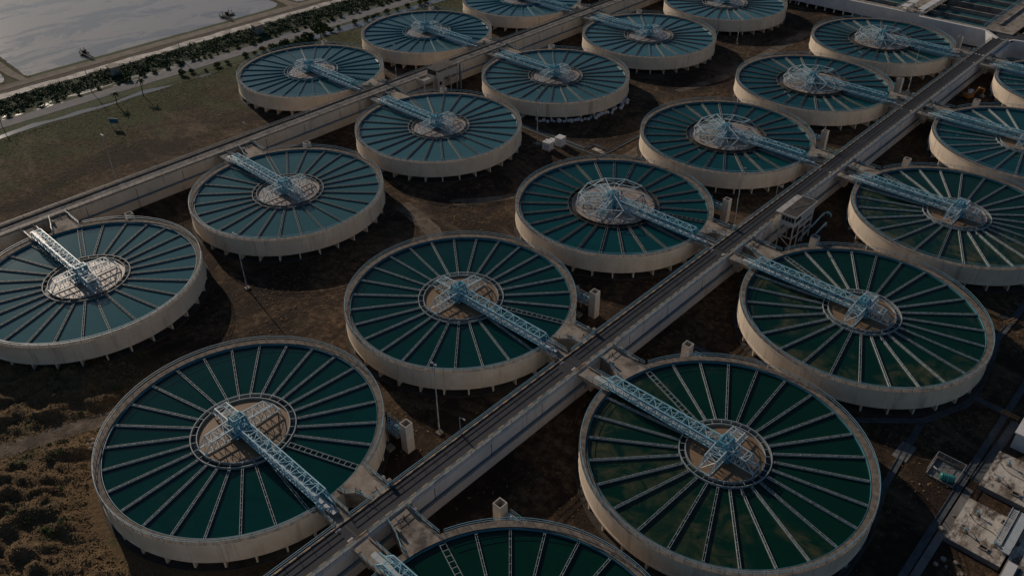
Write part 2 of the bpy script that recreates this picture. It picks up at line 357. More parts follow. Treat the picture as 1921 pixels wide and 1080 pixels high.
# drains and paved paths on the ground (a strip with two low kerbs)
def drain(pts, w=1.1, mat='drain', kerb=True, z=.03):
    b = MB()
    for i, ((x0, y0), (x1, y1)) in enumerate(zip(pts, pts[1:])):
        d = Vector((x1-x0, y1-y0, 0)); d.normalize(); n = Vector((-d.y, d.x, 0))*(w/2)
        p, q = Vector((x0, y0, z+i*.004)), Vector((x1, y1, z+i*.004)); b.quad(p-n, q-n, q+n, p+n)
        if kerb:
            for s in (-1, 1): b.bar(p+n*s+Vector((0, 0, .06)), q+n*s+Vector((0, 0, .06)), .14, .16)
    return struct('drain_path', b, M[mat])
for pts, w in (([(-4, 189.0), (35.6, 189.6)], 1.3), ([(-4, 187.6), (39.5, 188.0)], 1.1), ([(35.6, 189.2), (35.4, 193.1), (41.2, 193.3)], .9),
               ([(41.6, 187.6), (42.2, 192), (42.3, 222)], 1.0), ([(143.6, 132.4), (155.1, 142.6), (159.4, 152.4), (159.7, 158), (158.4, 170), (157.1, 178), (157.4, 186), (157.5, 215)], 1.1),
               ([(155.0, 142.2), (155.9, 128), (156.4, 122), (158.9, 110), (159.1, 96)], 1.0), ([(159.8, 155.6), (165.6, 155.2)], 1.5),
               ([(165.9, 92), (165.9, 170)], 1.0), ([(167.4, 134), (168.0, 154)], 1.4), ([(134, 186.4), (134.6, 187.5), (157, 186.2)], .8),
               ([(-66, 190.5), (-40, 190.8)], 1.0), ([(111, 132.2), (134, 132.6)], .8)):
    drain(pts, w)
b = MB().box(154.3, 156.9, 130.1, 134.9, -.2, .09); tag(b.build('concrete_pad', M['concfloor']), 'pale concrete pad across the drain, between the two nearest right-hand clarifiers', 'pad')
drain([(167.3, 106), (167.4, 131.6)], 1.25, 'concfloor', False, .05)
b = MB()
for i, (x, y, w, d) in enumerate([(38.6, 190.9, 2.6, 1.6), (41.0, 190.6, 1.9, 1.5)]): b.box(x-w/2, x+w/2, y-d/2, y+d/2, -.1, .06+i*.004)
tag(b.build('concrete_pad', M['slab']), 'small pale concrete slabs where the drains meet in mid yard', 'pad')

# ------------------------------------------------------------------ clarifier tanks (rim 6 m above the ground, outer radius 25 m)
WL = 5.45
cache = {}
def truss_face(b, p0, p1, q0, q1, n, w=.08, alt=True):
    """web of a truss between a lower chord p0-p1 and an upper chord q0-q1"""
    p0, p1, q0, q1 = map(Vector, (p0, p1, q0, q1))
    for i in range(n+1):
        a = p0.lerp(p1, i/n); c = q0.lerp(q1, i/n); b.bar(a, c, w)
        if i < n:
            a2 = p0.lerp(p1, (i+1)/n); c2 = q0.lerp(q1, (i+1)/n)
            if i % 2 == 0 or not alt: b.bar(a, c2, w)
            else: b.bar(c, a2, w)
def m_bridge(m, L):
    b = MB(); y0, y1 = -1.6, .45; zb, zt = 6.55, 8.45; n = 13; x0, x1 = 1.2, 24.2
    for y in (y0, y1):
        b.bar((x0, y, zb), (26.2, y, zb), .20); b.bar((x0, y, zt), (x1, y, zt), .20); b.bar((x1, y, zt), (26.0, y, zb), .16)
        truss_face(b, (x0, y, zb), (x1, y, zb), (x0, y, zt), (x1, y, zt), n, .11)
        b.bar((x0, y, zb+1.0), (x1, y, zb+1.0), .06)
    for i in range(n+1):
        x = x0+(x1-x0)*i/n; b.bar((x, y0, zt), (x, y1, zt), .12); b.bar((x, y0, zb), (x, y1, zb), .12)
        if i < n:
            x2 = x0+(x1-x0)*(i+1)/n; b.bar((x, y0 if i % 2 else y1, zt), (x2, y1 if i % 2 else y0, zt), .08)
    return b
def m_deck(m, L):
    b = MB(); x = 1.4; k = 0; r = random.Random(3)
    while x < 28.0:                                       # plates with small gaps and slightly different heights
        x2 = min(28.0, x+1.7); b.box(x+.03, x2-.03, -1.15, -.15, 6.66, 6.70+r.random()*.02); x = x2; k += 1
    b.bar((1.4, -1.38, 6.78), (27.4, -1.38, 6.78), .06, .22); b.bar((1.4, .25, 6.78), (26.4, .25, 6.78), .06, .22)
    return b
def m_conduit(m, L):
    b = MB().pipe([(1.5, .08, 6.85), (27.2, .08, 6.85)], .13, 8); b.pipe([(1.5, .08, 7.25), (24.2, .08, 7.25)], .07, 6)
    for i in range(9): b.box(2.6+i*2.6, 3.3+i*2.6, -.12, .30, 6.75, 7.15)
    return b
def m_tower(m, L):
    b = MB(); s = 1.35; z0, z1 = 6.6, 9.3; cx, cy = 0, -.6
    P = [(cx-s, cy-s), (cx+s, cy-s), (cx+s, cy+s), (cx-s, cy+s)]; T = [(cx-s*.55, cy-s*.85), (cx+s*.55, cy-s*.85), (cx+s*.55, cy+s*.85), (cx-s*.55, cy+s*.85)]
    for i in range(4):
        j = (i+1) % 4; a, c, d, e = (*P[i], z0), (*P[j], z0), (*T[i], z1), (*T[j], z1)
        b.bar(a, d, .26); b.bar(a, c, .24); b.bar(d, e, .24); b.bar(a, e, .12); b.bar(c, d, .12)
        h0 = Vector(a).lerp(Vector(d), .5); h1 = Vector(c).lerp(Vector(e), .5); b.bar(h0, h1, .16)
        b.bar(Vector(d).lerp(Vector(e), .5), Vector(h0).lerp(h1, .5), .10)
    return b
def m_dplat():
    b = MB()
    for i in range(14): b.box(-2.1+i*.3, -1.86+i*.3, -2.5, 1.3, 6.28, 6.42)
    for y in (-2.5, 1.3): b.bar((-2.1, y, 6.3), (2.1, y, 6.3), .16, .3)
    b.box(-1.0, 1.0, -1.5, .3, 5.5, 6.2); return b
def m_drive(m, L):
    b = MB(); b.bar((0, -.6, 6.5), (0, -.6, 7.5), 1.5, 1.5, 14); b.bar((0, -.6, 7.5), (0, -.6, 8.1), .9, .9, 12); b.bar((-.2, -.1, 7.0), (1.1, .2, 7.0), .5, .5, 10)
    b.bar((-.6, -1.4, 6.9), (.4, -1.4, 6.9), .45, .45, 10); b.bar((0, -.6, 8.1), (0, -.6, 9.7), .25, .25, 8); return b
def m_arm(m, L, reach=7.1, drop=1.1, wid=1.2):
    """one scraper arm as a box truss along +x, sloping down at its end"""
    b = MB(); zb, zt = 6.45, 8.5; xr = reach-1.7; n = max(3, round(reach/1.8)); s = wid; e = wid*.95
    for y, ye in ((-s, -e), (s, e)):
        b.bar((1.2, y, zt), (xr, ye, zt-.3), .20); b.bar((1.2, y, zb), (reach, ye, zb-.15), .18); b.bar((xr, ye, zt-.3), (reach, ye, zb-.15), .15)
        truss_face(b, (1.2, y, zb), (xr, ye, zb-.12), (1.2, y, zt), (xr, ye, zt-.3), n, .09)
        b.bar((reach, ye, zb-.15), (reach, ye, 5.4), .12)
    for i in range(n+1):
        x = 1.2+(xr-1.2)*i/n; z = zt-.3*i/n; b.bar((x, -s, z), (x, s, z), .10); b.bar((x, -s, zb), (x, s, zb), .10)
        if i < n: b.bar((x, -s if i % 2 else s, z), (1.2+(xr-1.2)*(i+1)/n, s if i % 2 else -s, z-.3/n), .08)
    b.bar((reach, -e, zb-.15), (reach, e, zb-.15), .14); b.bar((xr, -e, zt-.3), (reach, e, zb-.15), .08); b.bar((xr, e, zt-.3), (reach, -e, zb-.15), .08)
    return b
def m_ring_truss(m, L):
    """polygonal frame that ties the ends of the long arms together (third row of tanks)"""
    b = MB(); N = 10; r0, r1 = 9.7, 8.6; a0 = .3
    lo = [(r0*math.cos(a0+i*2*math.pi/N), r0*math.sin(a0+i*2*math.pi/N), 6.5) for i in range(N)]
    hi = [(r1*math.cos(a0+(i+.5)*2*math.pi/N), r1*math.sin(a0+(i+.5)*2*math.pi/N), 8.6) for i in range(N)]
    gap = {9, 0}
    for i in range(N):
        if i in gap: continue
        j = (i+1) % N; b.bar(hi[i], lo[i], .12); b.bar(hi[i], lo[j], .12)
        if j not in gap: b.bar(hi[i], hi[j], .17); 
        b.bar(lo[i], lo[j], .11)
        b.bar(hi[i], (1.0*math.cos(a0+(i+.5)*.628), -.6+1.0*math.sin(a0+(i+.5)*.628), 9.3), .13)
        b.bar(lo[i], (2.6*math.cos(a0+i*.628), -.6+2.6*math.sin(a0+i*.628), 7.0), .11); b.bar(lo[i], (lo[i][0], lo[i][1], 5.4), .1)
        mid = [(hi[i][k]*.55+(0, -.6, 9.3)[k]*.45) for k in range(3)]; b.bar(mid, lo[i], .08); b.bar(mid, lo[j], .08)
    return b
def m_trough(ro, wid, tie, dark=False):
    w, f = MB(), MB(); x0, x1 = ro+.06, 23.72; h = wid/2
    for s in (-1, 1):
        w.box(x0, x1, s*h-.032, s*h+.032, 5.15, 5.80)
    x = x0+.4
    i = 0
    while x < x1-.2:
        w.box(x-.04, x+.04, -h+.032, h-.032, 5.70, 5.79)
        x += tie; i += 1
    f.box(x0, x1, -h+.055, h-.055, 5.10, 5.36)
    return w, f
def m_rail_ring(a0, a1, r=24.93, z=6.0, h=1.05):
    b = MB(); n = round(r*(a1-a0)/2.0)
    for i in range(n+1):
        t = a0+(a1-a0)*i/n; x, y = r*math.cos(t), r*math.sin(t); b.bar((x, y, z), (x, y, z+h), .07)
    for hh in (h, h*.55):
        pts = [(r*math.cos(a0+(a1-a0)*i/(n*2)), r*math.sin(a0+(a1-a0)*i/(n*2)), z+hh) for i in range(n*2+1)]
        for p, q in zip(pts, pts[1:]): b.bar(p, q, .075)
    return b
def m_platform(m, L):
    arc = [(23.93*math.cos(R_(a)), 23.93*math.sin(R_(a))) for a in (6.5, 9, 12, 15, 18, 21.5)]
    pts = list(reversed(arc)); top = [(arc[0][0], arc[0][1]), (arc[0][0]+1.5, arc[0][1]+.2), (L-3.0, 4.4), (L+.05, 5.2), (L+.05, 9.0), (arc[-1][0]+2.8, 9.0)]
    b = MB().prism(top+pts, 5.62, 6.03)
    for p, q in zip(top, top[1:]):                         # parapets on the two open sides
        if p[0] > L-.5 and q[0] > L-.5: continue
        b.bar((*p, 6.16), (*q, 6.16), .22, .26)
    # the channel box below
    b.prism([(24.6, 3.1), (L-2.6, 4.7), (L+.03, 5.4), (L+.03, 8.7), (23.4, 8.7)], 2.2, 5.62)
    return b
def m_landing(m, L):
    b = MB().box(23.95, L+.05, -2.15, 1.05, 5.66, 6.035)
    b.box(24.4, L-.4, -2.15, -1.93, 6.035, 6.40); b.box(24.4, L-.4, .83, 1.05, 6.035, 6.40); b.box(L-3.2, L-1.6, -1.6, .5, 3.4, 5.66)
    return b
def m_boxes(m, L):
    b = MB(); b.box(L-.75, L-.15, 9.05, 9.65, 5.0, 7.2); b.box(L-2.2, L-1.7, 9.05, 9.5, 5.4, 6.9); b.box(L-3.6, L-2.5, 4.6, 5.0, 6.03, 6.9)
    b.bar((L-1.4, 7.2, 6.03), (L-1.4, 7.2, 6.7), .22, .22, 8); b.bar((L-1.4, 6.2, 6.08), (L-1.4, 6.9, 6.08), .5, .05); return b
def m_prail(m, L, part):
    b = MB(); P = [(23.4, 8.9), (L-.2, 8.95)]; Q = [(24.4, 2.9), (25.5, 3.0), (L-3.0, 4.2), (L-.1, 5.0)]
    for line in ((P,), (Q,), (), ())[part]:
        for (x0, y0), (x1, y1) in zip(line, line[1:]):
            n = max(1, round(math.dist((x0, y0), (x1, y1))/1.5))
            for i in range(n+1):
                x, y = x0+(x1-x0)*i/n, y0+(y1-y0)*i/n; b.bar((x, y, 6.0), (x, y, 7.1), .07)
            for h in (6.6, 7.1): b.bar((x0, y0, h), (x1, y1, h), .075)
    for y in ((), (), (-2.05,), (.95,))[part]:
        for i in range(4): b.bar((24.6+i*1.5, y, 6.4), (24.6+i*1.5, y, 7.1), .06)
        for h in (6.75, 7.1): b.bar((24.6, y, h), (29.1, y, h), .07)
    return b
RING = {'small': (6.78, 7.85), 'mid': (8.10, 9.20), 'big': (10.4, 11.6)}
def mesh_of(key, fn, mat, m=1):
    k = (key, m)
    if k not in cache:
        b = fn(); b = b.mirror() if m < 0 else b; cache[k] = b.mesh(key.split('|')[0], M[mat])
    return cache[k]
def wall_mb():
    prof = [(20.4, .0), (20.4, 1.5), (24.7, 1.5), (25.10, 1.62), (25.10, 2.02), (25.0, 2.10), (25.0, 5.70), (25.14, 5.70), (25.14, 6.0)]
    return MB().lathe(prof, 180)
def rim_mb(): return MB().lathe([(25.14, 6.0), (23.93, 6.0), (23.93, 4.9)], 180)
def weir_mb(): return MB().lathe([(23.80, 5.9), (23.71, 5.9), (23.71, 4.9)], 180).lathe([(23.80, 4.9), (23.80, 5.9)], 180)
def ringwall_mb(ri, ro):
    b = MB()
    for r in (ri, ro): b.lathe([(r-.07, 5.0), (r-.07, 5.93), (r+.07, 5.93), (r+.07, 5.0)], 120)
    for i in range(27):
        t = R_(20+13.31*i); b.bar((ri*math.cos(t), ri*math.sin(t), 5.86), (ro*math.cos(t), ro*math.sin(t), 5.86), .09)
    return b
def ann(r0, r1, z, seg=128):
    if r0 > 0: return MB().lathe([(r1, z), (r0, z)], seg)
    b = MB(); b.v = [(r1*math.cos(2*math.pi*i/seg), r1*math.sin(2*math.pi*i/seg), z) for i in range(seg)]; b.f = [tuple(range(seg))]; b.sm = [False]; return b
ANG = [20.3+13.31*k for k in range(26)]
def clarifier(label, x, y, m, ring, water, L, TM='trough'):
    root = thing('clarifier_tank', label, 'clarifier tank', (x, y, 0), 0, 'round clarifier tanks of the water works')
    ri, ro = RING[ring]; P = lambda nm, key, fn, mat, mm=1, par=root, rz=0: link(nm, mesh_of(nm+'|'+key, fn, mat, mm), par, (0, 0, 0), rz)
    P('wall', '', wall_mb, 'wall'); P('rim_walkway', '', rim_mb, 'rim'); P('weir_plate', '', weir_mb, 'blue')
    for k in range(32): P('support_fin', '', lambda: MB().prism([(21.5, -.16), (24.95, -.16), (24.95, .16), (21.5, .16)], 0, 1.5), 'wall', 1, root, 2*math.pi*(k+.35)/32)
    P('base_apron', '', lambda: MB().lathe([(25.6, .0), (25.6, .14), (25.4, .14), (25.3, .04), (20.3, .04)], 128), 'apron')
    P('water', ring+water, lambda: ann(ro, 23.75, WL), water); sl = 'sludge_pale' if (ring == 'big' or TM != 'trough') else 'sludge'; P('sludge_bed', ring+sl, lambda: ann(0, ri, 5.52), sl)
    rt = P('ring_trough', ring+TM, lambda: ringwall_mb(ri, ro), 'ring_dark' if ring == 'big' else TM); P('trough_water', ring, lambda: ann(ri, ro, 5.30), 'darkwater', 1, rt)
    for k, a in enumerate(ANG):
        t = R_(a if m > 0 else 180-a); wide = k == 0; tie = 1.15 if wide else (3.1 if ring == 'big' else 1.5); wid = 1.0 if wide else (.46 if ring == 'big' else .32)
        tm = TM
        key = f'{ring}{wide}'; tr = P('weir_trough', key+tm, lambda: m_trough(ro, wid, tie)[0], tm, 1, root, t)
        P('trough_water', 't'+key, lambda: m_trough(ro, wid, tie)[1], 'darkwater', 1, tr)
    g0, g1 = R_(22.5), R_(360-6)
    P('railing', '', lambda: m_rail_ring(g0, g1), 'rail', m)
    br = P('truss_bridge', f'{L}', lambda: m_bridge(m, L), 'truss', m)
    P('walkway_deck', f'{L}', lambda: m_deck(m, L), 'deck', m, br); P('conduit', '', lambda: m_conduit(m, L), 'blue', m, br)
    tw = P('drive_tower', '', lambda: m_tower(m, L), 'tower', m); P('drive_platform', '', lambda: m_dplat(), 'blue', m, tw); P('gear_drive', '', lambda: m_drive(m, L), 'truss', m, tw)
    if ring == 'big':
        P('arm_frame', '', lambda: m_ring_truss(m, L), 'armwhite', m)
        dirs = (150, 215, 285)
    else: dirs = (90, 180, 270)
    rch = {'small': 6.3, 'mid': 7.6, 'big': 8.6}[ring]
    for d in dirs:
        dd = d if m > 0 else 180-d
        o = P('scraper_arm', ring, lambda: m_arm(m, L, rch, 1, 1.2 if ring != 'big' else .8), 'armwhite', 1, root, R_(dd)); o.location = (0, -.6, 0)
    pf = P('inlet_platform', f'{L}', lambda: m_platform(m, L), 'conc', m); P('valve_box', f'{L}', lambda: m_boxes(m, L), 'conc', m, pf)
    for q in (0, 1): P('guard_rail', f'{L}{q}', lambda: m_prail(m, L, q), 'rail', m, pf)
    ld = P('bridge_landing', f'{L}', lambda: m_landing(m, L), 'conc', m)
    for q in (2, 3): P('guard_rail', f'{L}{q}', lambda: m_prail(m, L, q), 'rail', m, ld)
    return root

# ------------------------------------------------------------------ valve towers beside the tanks
def valve_tower_proto():
    root = thing('valve_tower', '', 'valve tower', (0, 0, 0), 0, 'valve towers beside the clarifiers')
    b = MB(); o, w, z0, z1 = .85, .16, 0, 6.7
    b.box(-o, o, -o, -o+w, z0, z1); b.box(-o, o, o-w, o, z0, z1); b.box(-o, -o+w, -o+w, o-w, z0, z1); b.box(o-w, o, -o+w, o-w, z0, z1)
    b.box(-o+w, o-w, -o+w, o-w, 0, 4.6); b.build('tower_shaft', M['beige'], root)
    b = MB().box(-4.6, -.87, -1.6, .9, 3.25, 3.45); b.box(-4.4, -4.1, -1.5, -1.2, 0, 3.25); b.box(-4.4, -4.1, .5, .8, 0, 3.25); b.box(-3.4, -1.9, -3.0, -1.5, .0, .55)
    b.build('platform', M['conc'], root)
    b = MB()
    for x in (-3.7, -2.5, -1.5):
        for y in (-.4,): b.bar((x, y, 3.45), (x, y, 4.6), .30, .30, 10); b.bar((x, y, 4.65), (x, y, 4.75), .7, .7, 12)
    b.pipe([(-4.6, .25, 3.95), (-.9, .25, 3.95)], .17, 10); b.pipe([(-4.6, -.75, 3.95), (-.9, -.75, 3.95)], .15, 10); b.build('valve', M['rail'], root)
    b = MB()
    for x0, y0, x1, y1 in ((-4.6, -1.55, -.9, -1.55), (-4.6, .85, -.9, .85)):
        for i in range(4): b.bar((x0+(x1-x0)*i/3, y0, 3.45), (x0+(x1-x0)*i/3, y0, 4.5), .06)
        for h in (4.0, 4.5): b.bar((x0, y0, h), (x1, y1, h), .06)
    b.bar((-4.9, -.2, 6.0), (-3.4, -1.4, 3.5), .1, .1); b.bar((-4.6, .1, 6.0), (-3.1, -1.1, 3.5), .1, .1)
    for i in range(6): f = i/6; b.bar((-4.9+1.5*f, -.2-1.2*f, 6-2.5*f), (-4.6+1.5*f, .1-1.2*f, 6-2.5*f), .08)
    b.build('railing', M['rail'], root)
    return root
vt0 = valve_tower_proto(); vt_used = [False]
def valve_tower(x, y, ang, label):
    o = copy_tree(vt0) if vt_used[0] else vt0; vt_used[0] = True
    o.location = (x, y, 0); o.rotation_euler = (0, 0, ang); o['label'] = label

XA, XB, XC, XD = -66.4, 0., 67.85, 134.07
ROWS = []
ordn = ['nearest', 'second', 'third', 'fourth', 'fifth', 'farthest']
SPEC = {
 'A': (XA, 1, [(163.7, 'mid', 'water_blue'), (217.8, 'mid', 'water_blue'), (272.0, 'mid', 'water_blue'), (326.1, 'mid', 'water_blue')], 29.5),
 'B': (XB, -1, [(54.2, 'mid', 'water_blue'), (108.3, 'mid', 'water_blue'), (162.5, 'mid', 'water_blue'), (216.6, 'mid', 'water_blue'), (270.8, 'mid', 'water_blue'), (325.0, 'mid', 'water_blue'), (379.1, 'mid', 'water_blue')], 31.8),
 'C': (XC, 1, [(51.97, 'mid', 'water_teal'), (106.1, 'mid', 'water_teal'), (160.3, 'big', 'water_mid'), (214.5, 'big', 'water_mid'), (268.6, 'big', 'water_mid'), (322.8, 'big', 'water_mid')], 29.75),
 'D': (XD, -1, [(51.1, 'small', 'water_green'), (105.3, 'small', 'water_green'), (159.4, 'small', 'water_green'), (213.6, 'small', 'water_green'), (267.7, 'small', 'water_mid'), (321.9, 'small', 'water_mid')], 31.35)}
LAB = {
 'A': ['nearest pale-watered clarifier beyond the concrete causeway, by the open field', 'second pale clarifier beyond the concrete causeway, past the lone mast',
       'far pale clarifier beyond the concrete causeway, cut by the top edge', 'last clarifier beyond the concrete causeway, only its base showing'],
 'B': ['pale clarifier at the left edge, first along the near side of the concrete causeway', 'second pale clarifier along the near side of the concrete causeway, opposite the dark field',
       'pale clarifier in front of the small pump house on the concrete causeway', 'pale clarifier with white sacks heaped under its wall', 'pale clarifier near the top, next after the one with sacks under it',
       'pale clarifier at the top edge nearest the filter basins\' columned wall', 'hidden clarifier past the top edge, only its base showing'],
 'C': ['nearest clarifier left of the asphalt road, beside rough brown grass, cross-shaped scraper arms', 'second clarifier left of the asphalt road, with cross-shaped arms over brown sludge',
       'teal clarifier left of the asphalt road, opposite the white control house', 'fourth teal clarifier left of the asphalt road, wide web of white arms at its centre',
       'fifth clarifier left of the asphalt road, one before the filter basins', 'farthest clarifier left of the asphalt road, right below the filter basin wall'],
 'D': ['dark green clarifier cut by the bottom edge, right of the asphalt road', 'big dark green clarifier right of the road with brownish floc clouds near its left rim',
       'second full green clarifier right of the road, just past the white control house', 'green clarifier at the right edge opposite the control house, beyond the drain channel',
       'right-edge clarifier with the orange excavator parked in front of its wall', 'last clarifier at the upper right, barely inside the frame']}
TW = {
 'A': ['nearest tank beyond the concrete causeway', 'second tank beyond the concrete causeway', 'tank at the top edge beyond the concrete causeway'],
 'B': ['pale tank at the left edge', 'pale tank opposite the dark field', 'tank in front of the pump house', 'tank with white sacks under it', 'tank just past the one with sacks', 'topmost middle tank'],
 'C': [o_+' tank left of the asphalt road' for o_ in ordn],
 'D': ['tank cut by the bottom edge', 'big tank with brownish floc clouds', 'big tank just past the control house', 'right-edge tank opposite the control house', 'right-edge tank by the excavator', 'last tank at the upper right']}
for col, (cx, m, rows, L) in SPEC.items():
    for i, (cy, ring, wat) in enumerate(rows):
        clarifier(LAB[col][i], cx, cy, m, ring, wat, L, {'A': 'trough_blue', 'B': 'trough_dark'}.get(col, 'trough_dark' if ring == 'big' else 'trough'))
        if (col, i) in (('A', 3), ('B', 6)): continue
        dx, dy = {'A': (-18.8, 19.6), 'B': (-18.6, 19.4), 'C': (21.0, 20.1), 'D': (-20.4, 19.4)}[col]
        valve_tower(cx+dx, cy+dy, 0 if dx > 0 else math.pi, 'beige hollow valve tower '+{'C': 'beside the '}.get(col, 'behind the ')+TW[col][i])

# ------------------------------------------------------------------ causeways
def rail_line(b, x, y0, y1, z, step=2.5, h=1.05, gaps=()):
    y = y0
    while y < y1-.1:
        y2 = min(y1, y+step)
        if not any(a < (y+y2)/2 < c for a, c in gaps):
            b.bar((x, y, z), (x, y, z+h), .08)
            for hh in (h, h*.55): b.bar((x, y, z+hh), (x, y2, z+hh), .085)
        y = y2
def causeway(name, label, x0, x1, y0, y1, asphalt):
    root = thing(name, label, 'causeway')
    zt = 6.10
    b = MB().box(x0, x1, y0, y1, 0, zt); b.box(x1, x1+.35, y0, y1, 0, 2.45); b.box(x0-.35, x0, y0, y1, 0, 2.45)
    b.box(x1, x1+.18, y0, y1, 5.6, 5.85)
    b.build('side_wall', M['roadwall'] if asphalt else M['wall'], root)
    b = MB(); y = y0+7
    while y < y1:
        b.box(x1, x1+.03, y-.06, y+.06, 2.5, 5.58); y += 13.54
    b.build('wall_joint', M['dark'], root)
    b = MB().pipe([(x1+.42, y0, 2.75), (x1+.42, y1, 2.75)], .24, 10); b.pipe([(x1+.30, y0, 2.15+.5), (x1+.30, y1, 2.65)], .10, 6)
    y = y0+3
    while y < y1: b.box(x1+.02, x1+.62, y-.1, y+.1, 2.45, 2.55); y += 6
    b.build('wall_pipe', M['pipe'], root)
    if asphalt:
        MB().box(x0+.42, 101.62, y0, y1-.5, zt, zt+.012).build('asphalt_lane', M['asphalt'], root)
        b = MB().box(x0+.17, x0+.40, y0, y1, zt, zt+.17); b.build('kerb', M['kerb'], root)
        MB().box(101.64, 101.86, y0, y1, zt, zt+.17).build('kerb', M['kerb'], root)
        b = MB(); y = y0; r = random.Random(5)
        while y < y1:
            y2 = y+2.6; b.box(101.88, x1-.16, y+.05, y2, zt, zt+.10+r.random()*.05); y = y2
        b.build('footway_slabs', M['conc'], root)
        b = MB(); w = MB()
        for r0 in [51.1+54.16*i for i in range(6)]:
            b.box(x0+.42, 101.62, r0-.25, r0+.05, zt+.012, zt+.02); b.box(x0+.42, 101.62, r0+26.1, r0+26.2, zt+.012, zt+.02)
            for dx, dy in ((.55, -1.9), (3.4, -1.7)): w.box(x0+dx, x0+dx+.35, r0+dy, r0+dy+1.0, zt+.012, zt+.022)
        for i in range(3): w.box(98.5+i*1.15, 99.1+i*1.15, 329.6, 330.6, zt+.012, zt+.022)
        b.build('road_joint', M['dark'], root); w.build('road_marking', M['whitepaint'], root)
        lb, rb = MB(), MB(); G = [(r0-2.0, r0+1.0) for r0 in [51.1+54.16*i for i in range(6)]]
        rail_line(lb, x0+.08, y0, y1-2, zt, gaps=G); rail_line(rb, x1-.08, y0, y1-2, zt, gaps=G+[(178, 189)])
        lb.build('railing', M['rail'], root); rb.build('railing', M['rail'], root)
    else:
        MB().box(x0+.45, x1-.45, y0, y1, zt, zt+.012).build('deck_surface', M['conc'], root)
        for xx in (x0+.05, x1-.40):
            MB().box(xx, xx+.35, y0, y1, zt, zt+.35).build('parapet', M['rim'], root)
        lb = MB(); rail_line(lb, x0+.2, y0, y1, zt+.35, 3.0, .65); lb.build('railing', M['pipe'], root)
        lb = MB(); rail_line(lb, x1-.2, y0, y1, zt+.35, 3.0, .65); lb.build('railing', M['pipe'], root)
        b = MB(); r = random.Random(9)
        for i in range(60):
            y = y0+r.random()*(y1-y0); x = x0+.6+r.random()*3; b.box(x, x+.4+r.random()*.5, y, y+.5+r.random(), zt+.012, zt+.03+r.random()*.03)
        b.build('deck_patches', M['slab'], root)
    return root
causeway('road_causeway', 'asphalt road on a grey walled causeway with striped kerbs running to the upper right', 97.6, 102.7, 5, 352, True)
causeway('concrete_causeway', 'brownish concrete causeway with low dark parapets behind the left tanks', -36.9, -31.8, -20, 430, False)

